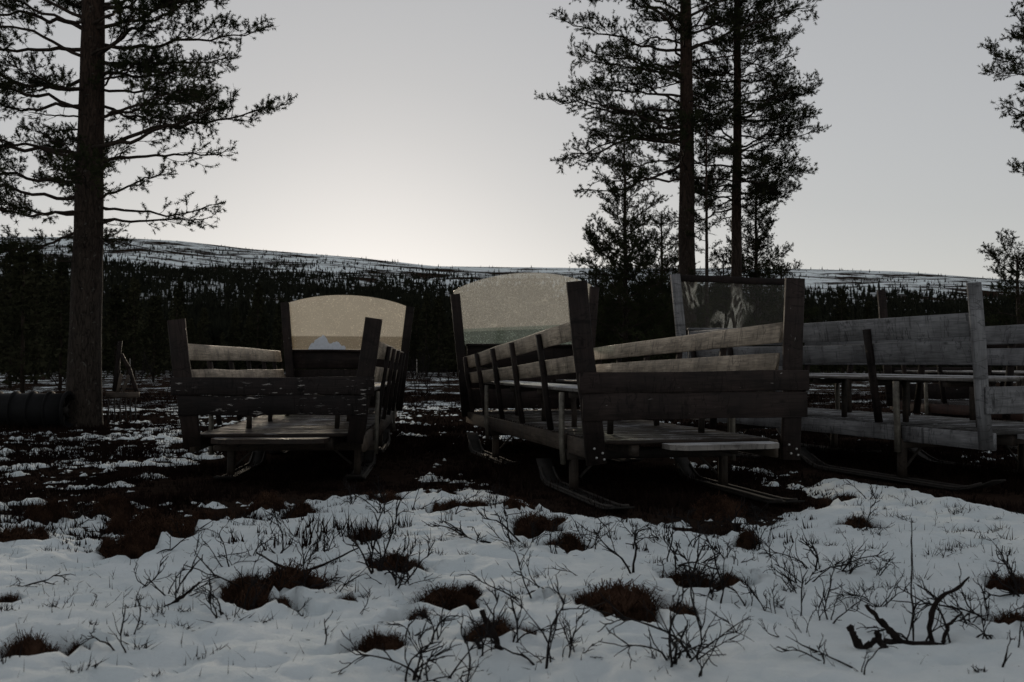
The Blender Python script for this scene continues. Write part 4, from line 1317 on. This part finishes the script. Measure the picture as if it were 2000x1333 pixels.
# ---------------------------------------------------------------- litter and heather tips on the snow: nobody could count them
def litter():
    r = np.random.default_rng(717)
    n = 5200
    y = 3.4 + 5.5 * r.random(n)
    x = r.uniform(-0.62, 0.62, n) * y
    keep = (fbm(x * 0.8, y * 0.8, 111, 3) + r.uniform(-0.5, 0.9, n)) > 0.25
    x, y = x[keep], y[keep]
    d = snow_depth(x, y)
    m = len(x)
    z = ground_z(x, y) + np.maximum(d, 0)
    up = r.random(m) < 0.6
    ln = np.where(up, r.uniform(0.02, 0.075, m), r.uniform(0.015, 0.06, m))
    a = r.uniform(0, 6.28, m)
    el = np.where(up, r.uniform(0.5, 1.5, m), r.uniform(-0.05, 0.2, m))
    dx, dy, dz = np.cos(a) * np.cos(el) * ln, np.sin(a) * np.cos(el) * ln, np.sin(el) * ln
    w = r.uniform(0.0012, 0.0026, m)
    px, py = -np.sin(a) * w, np.cos(a) * w
    b0 = np.stack([x - px, y - py, z - 0.006 + 0 * w], -1)
    b1 = np.stack([x + px, y + py, z - 0.006 + 0 * w], -1)
    b2 = np.stack([x, y, z - 0.006 + 1.6 * w], -1)
    tp = np.stack([x + dx, y + dy, z + dz], -1)
    V = np.stack([b0, b1, b2, tp], 1).reshape(-1, 3)
    nc, kb = 420, 16
    cy = 3.6 + 5.2 * r.random(nc) ** 0.8
    cx = r.uniform(-0.6, 0.6, nc) * cy
    ok = fbm(cx * 0.7, cy * 0.7, 117, 3) > -0.15
    cx, cy = cx[ok], cy[ok]
    nc = len(cx)
    sz = r.uniform(0.02, 0.075, (nc, 1)) * r.uniform(0.6, 1.2, (nc, 1))
    bx, by = cx[:, None] + r.normal(0, 0.6, (nc, kb)) * sz, cy[:, None] + r.normal(0, 0.45, (nc, kb)) * sz
    bz = ground_z(bx, by) + np.maximum(snow_depth(bx, by), 0) - 0.01
    a2, e2 = r.uniform(0, 6.28, (nc, kb)), r.uniform(0.3, 1.4, (nc, kb))
    l2 = sz * r.uniform(0.5, 1.6, (nc, kb)) + 0.012
    w2 = r.uniform(0.0018, 0.0042, (nc, kb))
    qx, qy = -np.sin(a2) * w2, np.cos(a2) * w2
    c0 = np.stack([bx - qx, by - qy, bz], -1)
    c1 = np.stack([bx + qx, by + qy, bz], -1)
    c2 = np.stack([bx, by, bz + 1.6 * w2], -1)
    ct = np.stack([bx + np.cos(a2) * np.cos(e2) * l2, by + np.sin(a2) * np.cos(e2) * l2, bz + np.sin(e2) * l2], -1)
    V = np.concatenate([V, np.stack([c0, c1, c2, ct], 2).reshape(-1, 3)])
    m = len(V) // 4
    k = np.arange(m) * 4
    return mk_mesh("snow_litter", V, [np.concatenate([np.stack([k, k + 1, k + 3], -1), np.stack([k + 1, k + 2, k + 3], -1), np.stack([k + 2, k, k + 3], -1)])], [TWIG])
tag(obj("snow_litter", litter()), "scattered twig ends and heather tips poking through the snow", "litter", None, 'stuff')

# ---------------------------------------------------------------- dwarf birch shrubs
def stem_mesh(seed, ln=0.42, tw=7, droop=0.25):
    r = np.random.default_rng(seed)
    b = Buf()
    def grow(p, d, L, rad, level):
        m = 7 if level == 0 else 4
        pts = [np.array(p, float)]
        d = np.array(d, float)
        for k in range(m):
            d = d + r.normal(0, 0.21, 3) + np.array([0, 0, 0.05 if level else 0.0])
            d = d / np.linalg.norm(d)
            pts.append(pts[-1] + d * L / m)
        pts = np.array(pts)
        rr2 = np.linspace(rad, rad * 0.45, m + 1) * (1 + 0.18 * r.normal(0, 1, m + 1))
        b.tube(pts, np.maximum(rr2, 0.0021), 5 if level == 0 else 4)
        if level < 2:
            nb = tw if level == 0 else int(r.integers(0, 3))
            for _ in range(nb):
                t = r.uniform(0.25, 0.97)
                i = min(int(t * m), m - 1)
                f = t * m - i
                pp = pts[i] * (1 - f) + pts[i + 1] * f
                dd = pts[i + 1] - pts[i]
                dd = dd / np.linalg.norm(dd)
                sd = np.cross(dd, r.normal(0, 1, 3))
                sd = sd / np.linalg.norm(sd)
                grow(pp, dd * 0.8 + sd * 0.6 + np.array([0, 0, 0.15]), L * r.uniform(0.22, 0.5), max(rad * 0.6, 0.0033), level + 1)
    a = 0.75
    grow((0, 0, -0.05), (math.sin(a) * droop * 2, 0, math.cos(a)), ln, 0.0074, 0)
    return b.mesh("stem", [TWIG])
STEMS = [stem_mesh(60 + k, ln, tw, dr) for k, (ln, tw, dr) in enumerate([(0.42, 5, .2), (0.34, 4, .5), (0.5, 6, .35), (0.26, 4, .3), (0.46, 5, .7), (0.38, 6, .4), (0.22, 3, .6), (0.3, 5, .15)])]

def shrub_label(x, y, size, n, lean, flat):
    hgt = "tiny" if size < 0.15 else "low" if size < 0.2 else "shin-high" if size < 0.25 else "taller"
    pose = "flattened" if flat > 0.5 else "upright" if lean is None or 75 <= lean <= 105 else "leaning"
    full = "sparse" if n <= 3 else "bushy" if n >= 6 else "open"
    return "%s %s %s dwarf birch %s" % (hgt, full, pose, near_mark(x, y))
def shrub(u, v, size, n, lean=None, spread=1.0, label=None, seed=0, flat=0.0):
    """a cluster of stems rooted where the pixel meets the snow; size is the height in metres"""
    rr = random.Random(seed * 31 + int(u))
    x, y = on_ground(u, v, 0.08)
    z = float(ground_z(x, y)) + max(0.0, float(snow_depth(x, y)))
    e = empty("dwarf_birch", (x, y, z), 0, label or shrub_label(x, y, size, n, lean, flat), "shrub", "dwarf birch shrubs in the snow")
    for k in range(n):
        a = rr.uniform(0, 6.28) if lean is None else R(lean) + rr.gauss(0, 0.55)
        sc = size * 0.95 / 0.34 * rr.uniform(0.55, 1.15)
        tilt = min(1.4, abs(rr.gauss(0.35, 0.35)) * spread + flat)
        M = Matrix.Translation((rr.uniform(-.1, .1) * size * 1.5, rr.uniform(-.08, .08) * size * 1.5, 0)) @ Matrix.Rotation(a, 4, 'Z') @ Matrix.Rotation(tilt, 4, 'Y') @ Matrix.Rotation(rr.uniform(0, 6.28), 4, 'Z') @ Matrix.Diagonal((sc, sc, sc, 1))
        obj("stem", rr.choice(STEMS), e, M)
    return e

SH = [  # u, v of the root, height, stems, lean (deg, 0 = right), spread, flat
    (30, 1150, .22, 4, 0, 1, .9), (55, 1000, .2, 4, None, 1, 0), (150, 1010, .2, 4, None, 1, 0), (270, 1070, .22, 4, None, 1.2, 0), (330, 1075, .22, 4, None, 1, .2), (200, 1065, .18, 3, 0, 1, .4),
    (285, 1148, .17, 4, None, 1.2, 0), (330, 1175, .26, 3, 60, 1, 0), (375, 1085, .14, 2, 0, 1, 0), (180, 1200, .13, 3, 0, 1, .8), (240, 1285, .22, 2, 110, 1, 0), (262, 1250, .18, 2, 90, .6, 0),
    (70, 1305, .14, 2, None, 1, .4), (120, 1210, .10, 2, 180, 1, .7), (410, 1090, .2, 4, 20, 1.2, .2), (450, 1100, .22, 5, None, 1.2, 0), (500, 1085, .17, 4, None, 1, 0), (545, 1080, .3, 3, 30, 1, .3),
    (590, 1110, .25, 4, 30, 1, .2), (640, 1085, .24, 4, 40, 1, 0), (660, 1165, .18, 4, 20, 1, .2), (530, 1160, .28, 7, 60, 1, 0), (590, 1165, .26, 6, 90, 1, 0), (480, 1200, .3, 6, 100, 1, 0), (430, 1215, .2, 4, 120, 1, .2),
    (560, 1195, .2, 4, 0, 1, .3), (745, 1128, .34, 8, 55, .8, 0), (775, 1145, .26, 6, 40, 1, 0), (790, 1140, .22, 5, 60, 1, 0), (640, 1270, .2, 1, 40, 1, .5), (700, 1205, .12, 2, 70, 1, 0), (770, 1210, .16, 4, 0, 1.2, .3),
    (790, 1250, .2, 4, 150, 1, .2), (850, 1255, .2, 4, 30, 1, 0), (800, 1330, .24, 6, 80, 1, 0), (850, 1328, .26, 6, 90, 1, 0), (900, 1335, .2, 5, 60, 1, 0), (940, 1285, .22, 4, 100, .7, 0), (980, 1262, .24, 6, 85, .6, 0), (1010, 1260, .2, 5, 80, .6, 0),
    (1060, 1295, .24, 5, 95, 1, 0), (1100, 1290, .2, 4, 70, 1, 0), (1120, 1285, .16, 4, 60, 1, 0), (1020, 1175, .22, 4, 200, 1, .8), (1120, 1175, .22, 6, 20, 1, .6), (1060, 1165, .2, 4, 150, 1, .7), (1150, 1160, .15, 3, 30, 1, .5),
    (935, 1065, .36, 6, 165, .5, .9), (905, 1060, .24, 4, 160, .6, .9), (1000, 1075, .3, 4, 150, 1, .6), (1040, 1072, .22, 5, 80, 1, 0), (1080, 1085, .2, 4, 100, 1, .3), (1150, 1080, .28, 5, 120, 1, .3), (1135, 1130, .18, 3, 150, 1, .6),
    (1190, 1050, .18, 5, None, 1.4, .2), (1235, 1052, .2, 6, None, 1.4, .2), (1300, 1055, .22, 6, None, 1.3, .2), (1240, 1135, .34, 2, 140, .6, .3), (1300, 1120, .38, 4, 120, .7, .2), (1320, 1110, .32, 4, 40, 1, .2), (1350, 1060, .2, 5, None, 1, 0),
    (1360, 1160, .28, 7, 110, .9, 0), (1330, 1150, .24, 4, 130, 1, .2), (1400, 1180, .24, 4, 60, 1, .2), (1410, 1095, .22, 6, 95, .8, 0), (1440, 1105, .2, 3, 80, .5, 0), (1480, 1060, .2, 6, None, 1.2, .2), (1510, 1080, .24, 5, 120, 1, .3),
    (1560, 1130, .28, 7, 120, .9, .2), (1590, 1110, .28, 6, 95, 1, .1), (1630, 1110, .22, 6, 85, .6, 0), (1660, 1115, .2, 5, 60, .8, .1), (1710, 1115, .22, 3, 60, .8, 0), (1545, 1155, .22, 5, 150, 1, .3), (1460, 1180, .2, 4, 90, 1, 0), (1500, 1190, .18, 5, 80, 1, .2),
    (1560, 1190, .22, 3, 100, .8, 0), (1610, 1210, .22, 5, 95, .8, 0), (1690, 1175, .14, 3, 150, 1, .4), (1730, 1190, .16, 6, 45, 1.3, .2), (1680, 1050, .24, 6, 95, 1.1, .1), (1640, 985, .22, 7, None, 1.2, .2), (1700, 985, .2, 7, None, 1.2, .2), (1760, 985, .16, 5, None, 1.2, .2),
    (1820, 1030, .14, 4, None, 1, .4), (1440, 1240, .14, 4, 130, 1, .3), (1310, 1300, .26, 6, 95, .8, 0), (1345, 1290, .26, 6, 85, .6, 0), (1370, 1325, .2, 2, 40, 1, .3), (1520, 1250, .14, 3, 140, 1, .5), (1600, 1310, .16, 3, 120, 1, .4), (1570, 1240, .16, 3, 140, 1, .5),
    (1930, 1215, .26, 6, 80, .8, 0), (1900, 1225, .22, 5, 120, 1, .2), (1980, 1165, .26, 6, 120, 1, .1), (1995, 1290, .26, 4, 140, 1, .3), (1720, 1330, .22, 3, 120, 1, .3), (1680, 1330, .18, 3, 130, 1, .3), (1960, 1330, .2, 3, 130, 1, .4),
    (560, 1022, .2, 6, None, 1.2, 0), (690, 990, .22, 6, None, 1.2, 0), (745, 1005, .24, 8, None, 1.2, 0), (620, 1000, .2, 5, None, 1.2, 0), (800, 1000, .2, 5, None, 1.2, 0), (890, 1020, .18, 5, None, 1.2, 0), (960, 1010, .2, 6, None, 1.2, 0),
    (1440, 1020, .3, 6, 100, .8, 0), (1350, 1010, .26, 6, 80, .8, 0), (1500, 1000, .26, 5, 120, .8, 0), (350, 1050, .2, 5, None, 1.2, 0), (450, 1015, .2, 5, None, 1.2, 0)]
for k, a in enumerate(SH):
    shrub(a[0], a[1], a[2], a[3], a[4], a[5], None, k, a[6])

# one tall straight shoot rising from a gnarled root at lower right
rx, ry = on_ground(1790, 1255, 0.09)
rz_ = float(ground_z(rx, ry)) + max(0, float(snow_depth(rx, ry)))
e = empty("gnarled_root", (rx, ry, rz_ + 0.025), 0, "gnarled dead root with one tall straight shoot above the snow", "root")
def root_piece(name, pts, rad, seed):
    r = np.random.default_rng(seed)
    b = Buf()
    pts = np.array(pts, float)
    t = np.linspace(0, 1, 14)
    tt = np.linspace(0, 1, len(pts))
    P_ = np.stack([np.interp(t, tt, pts[:, k]) for k in range(3)], -1) + r.normal(0, 0.002, (14, 3))
    rd = np.interp(t, np.linspace(0, 1, len(rad)), rad) * (1 + 0.15 * r.normal(0, 1, 14))
    b.tube(P_, np.maximum(rd, 0.002), 8)
    obj(name, b.mesh(name, [ROOT], True), e)
root_piece("root_stem", [(-.13, .02, .0), (-.02, 0, -.01), (.10, -.02, -.01), (.22, -.05, -.03)], [.013, .018, .015, .010], 1)
root_piece("root_stem", [(-.06, 0, 0), (-.12, .02, .06), (-.19, .05, .14)], [.016, .014, .007], 2)
root_piece("root_stem", [(.06, 0, 0), (.06, .01, .10), (.10, .02, .18), (.18, .03, .21), (.25, .05, .26)], [.012, .011, .009, .008, .004], 3)
root_piece("root_stem", [(.10, -.02, 0), (.13, 0, .07), (.20, .02, .12)], [.010, .008, .004], 4)
root_piece("shoot", [(.0, .03, .0), (-.005, .03, .2), (.0, .04, .37), (.002, .04, .51)], [.005, .0045, .004, .002], 5)
for k, (a, sc, tl) in enumerate(((40, .6, .5), (150, .7, .6), (90, .6, .2), (200, .55, .9), (-20, .55, .8), (120, .7, .4), (170, .8, 1.0), (10, .7, 1.0), (60, .5, .3), (140, .5, .2))):
    obj("twig", STEMS[k % 8], e, Matrix.Translation((-.05 + .04 * k, 0, 0)) @ Matrix.Rotation(R(a), 4, 'Z') @ Matrix.Rotation(tl, 4, 'Y') @ Matrix.Diagonal((sc, sc, sc, 1)))

e = empty("dead_stump", (*on_ground(1675, 1275, .09), float(ground_z(*on_ground(1675, 1275, .09))) + 0.10), 0, "short forked dead stump beside the gnarled root", "stump")
root_piece("stump_stem", [(.02, 0, -.02), (-.01, 0, .04), (-.03, .01, .09)], [.018, .016, .013], 8)
root_piece("stump_stem", [(.02, 0, .0), (.06, 0, .02), (.09, 0, .06)], [.014, .013, .012], 9)
root_piece("stump_stem", [(.12, -.01, -.01), (.09, 0, .03), (.075, 0, .07)], [.012, .013, .012], 10)
x_, y_ = on_ground(975, 1270, .09)
e = empty("dead_stump", (x_, y_, float(ground_z(x_, y_)) + 0.07), 0, "slanting dead stump with broken top in a grass tussock", "stump")
root_piece("stump_stem", [(.02, 0, -.03), (-.02, .01, .08), (-.075, .02, .18)], [.015, .014, .009], 12)
root_piece("stump_stem", [(-.05, 0, -.03), (-.075, 0, .02), (-.10, 0, .07)], [.012, .010, .006], 13)
x_, y_ = on_ground(318, 1192, .09)
e = empty("fallen_branch", (x_, y_, float(ground_z(x_, y_)) + 0.09), 0, "thick bare branch lying slantwise on the snow beside brown tussocks", "branch")
root_piece("branch_stem", [(0, 0, 0), (.08, .02, .05), (.16, .03, .12)], [.009, .008, .005], 14)
obj("twig", STEMS[0], e, Matrix.Translation((.05, .02, .03)) @ Matrix.Rotation(0.3, 4, 'Y') @ Matrix.Diagonal((.7, .7, .7, 1)))
x_, y_ = on_ground(590, 1130, .09)
e = empty("fallen_branch", (x_, y_, float(ground_z(x_, y_)) + 0.10), 0, "long bare branch lifting both ends off the snow above a twiggy tussock", "branch")
root_piece("branch_stem", [(-.26, .05, .13), (-.12, .02, .06), (0, 0, .03), (.15, .02, .09), (.30, .05, .16)], [.004, .007, .008, .006, .003], 15)

# ---------------------------------------------------------------- ribbed drum, implement, stakes on the left
D_ = 19.0
cx, cy = (28 - 1000) / F * D_, D_ + 0.4
gz = float(ground_z(cx, cy))
e = empty("ribbed_drum", (cx, cy, gz), R(1), "black ribbed drum lying on its side by the stout pine trunk", "drum")
rad = 0.34
b = Buf()
prof = []
for k in range(61):
    x = -1.6 + 2.48 * k / 60
    prof.append((x, rad))
th = np.arange(40) * 2 * math.pi / 40
def lathe_x(prof, closed=False):
    b = Buf()
    n = len(prof)
    v = np.array([(x, r * math.cos(t), r * math.sin(t)) for x, r in prof for t in th])
    m = len(th)
    q = [(i * m + j, i * m + (j + 1) % m, (i + 1) * m + (j + 1) % m, (i + 1) * m + j) for i in range(n - 1) for j in range(m)]
    b.add(v, q)
    return b
me = lathe_x([(-1.6, rad), (-1.0, rad + .004), (-.4, rad), (.2, rad + .004), (.88, rad), (.88, rad - .02), (.2, rad - .02), (-1.6, rad - .02)]).mesh("drum_shell", [DRUM], False)
obj("drum_shell", me, e, Matrix.Translation((0, 0, rad + 0.02)))
ribm = lathe_x([(-.018, rad), (-.014, rad + .045), (.014, rad + .045), (.018, rad)]).mesh("rib", [DRUM])
for k in range(8):
    obj("rib", ribm, e, Matrix.Translation((-1.5 + 0.336 * k, 0, rad + 0.022)))
hub = Buf()
hub.tube([(.70, 0, 0), (.84, 0, 0)], .07, 12)
obj("hub", hub.mesh("hub", [STEEL_DK], False), e, Matrix.Translation((0, 0, rad + 0.02)))
sp = Buf()
sp.tube([(.77, 0, .06), (.77, 0, rad - .02)], .018, 6)
spm = sp.mesh("spoke", [STEEL_DK])
for k in range(6):
    obj("spoke", spm, e, Matrix.Translation((0, 0, rad + 0.02)) @ Matrix.Rotation(k * math.pi / 3, 4, 'X'))

D_ = 19.5
cx, cy = (217 - 1000) / F * D_, D_ + 0.6
e = empty("hitch_cultivator", (cx, cy, float(ground_z(cx, cy))), R(6), "rusty three-point hitch frame with hanging tines behind the stout pine", "implement")
board("cross_beam", e, (-.32, 0, .63), (.32, 0, .63), .11, .10, (0, 0, 1), W_MID)
board("upright", e, (-.16, 0, .69), (-.06, 0, 1.72), .085, .06, (1, 0, 0), W_DARK)
board("upright", e, (-.10, .07, .69), (-.095, .07, 1.6), .06, .05, (1, 0, 0), W_DARK)
board("raked_strut", e, (.27, 0.01, .69), (.12, .01, 1.15), .075, .05, (1, 0, 0), W_DARK)
board("raked_strut", e, (.12, .01, 1.15), (-.04, .01, 1.45), .075, .05, (1, 0, 0), W_DARK)
board("raked_strut", e, (-.08, -.06, .69), (-.02, -.06, 1.05), .06, .04, (1, 0, 0), W_MID)
board("raked_strut", e, (.02, -.07, .69), (.13, -.07, 1.02), .06, .04, (1, 0, 0), W_MID)
board("tie_bar", e, (-.15, .03, .75), (.24, .03, .75), .04, .03, (0, 0, 1), STEEL_DK)
for k, x in enumerate((-.28, -.16, -.05, .06, .15, .25)):
    board("tine", e, (x, .03, .575), (x + .01, -.02, .08), .028, .022, (1, 0, 0), STEEL_DK)

for u, v, hgt, D_ in ((35, 760, .42, 60), (68, 762, .5, 64), (254, 735, .8, 70), (814, 745, .85, 70)):
    x = (u - 1000) / F * D_
    b = Buf()
    b.tube([(0, 0, -.1), (.01, 0, hgt), (.0, .01, hgt * 2)], [.03, .026, .02], 6)
    o = obj("marker_stake", b.mesh("marker_stake", [STAKE_WHITE]))
    o.location = (x, D_, float(ground_z(x, D_)))
    tag(o, "pale thin stake standing at the edge of the bog", "stake", "pale stakes along the bog")

# bare birch saplings at the edge of the bog
SAP = [stem_mesh(80 + k, 0.5, 9, 0.05) for k in range(4)]
sr = random.Random(5)
for k in range(26):
    D_ = sr.uniform(34, 75)
    u = sr.choice((sr.uniform(200, 340), sr.uniform(780, 960), sr.uniform(780, 900), sr.uniform(0, 140)))
    x = (u - 1000) / F * D_
    o = obj("birch_sapling", SAP[k % 4])
    sc = sr.uniform(2.2, 4.2)
    o.location = (x, D_, float(ground_z(x, D_)))
    o.scale = (sc * 0.7, sc * 0.7, sc)
    o.rotation_euler = (0, 0, sr.uniform(0, 6))
    tag(o, "bare thin birch sapling at the edge of the bog", "sapling", "birch saplings on the bog")
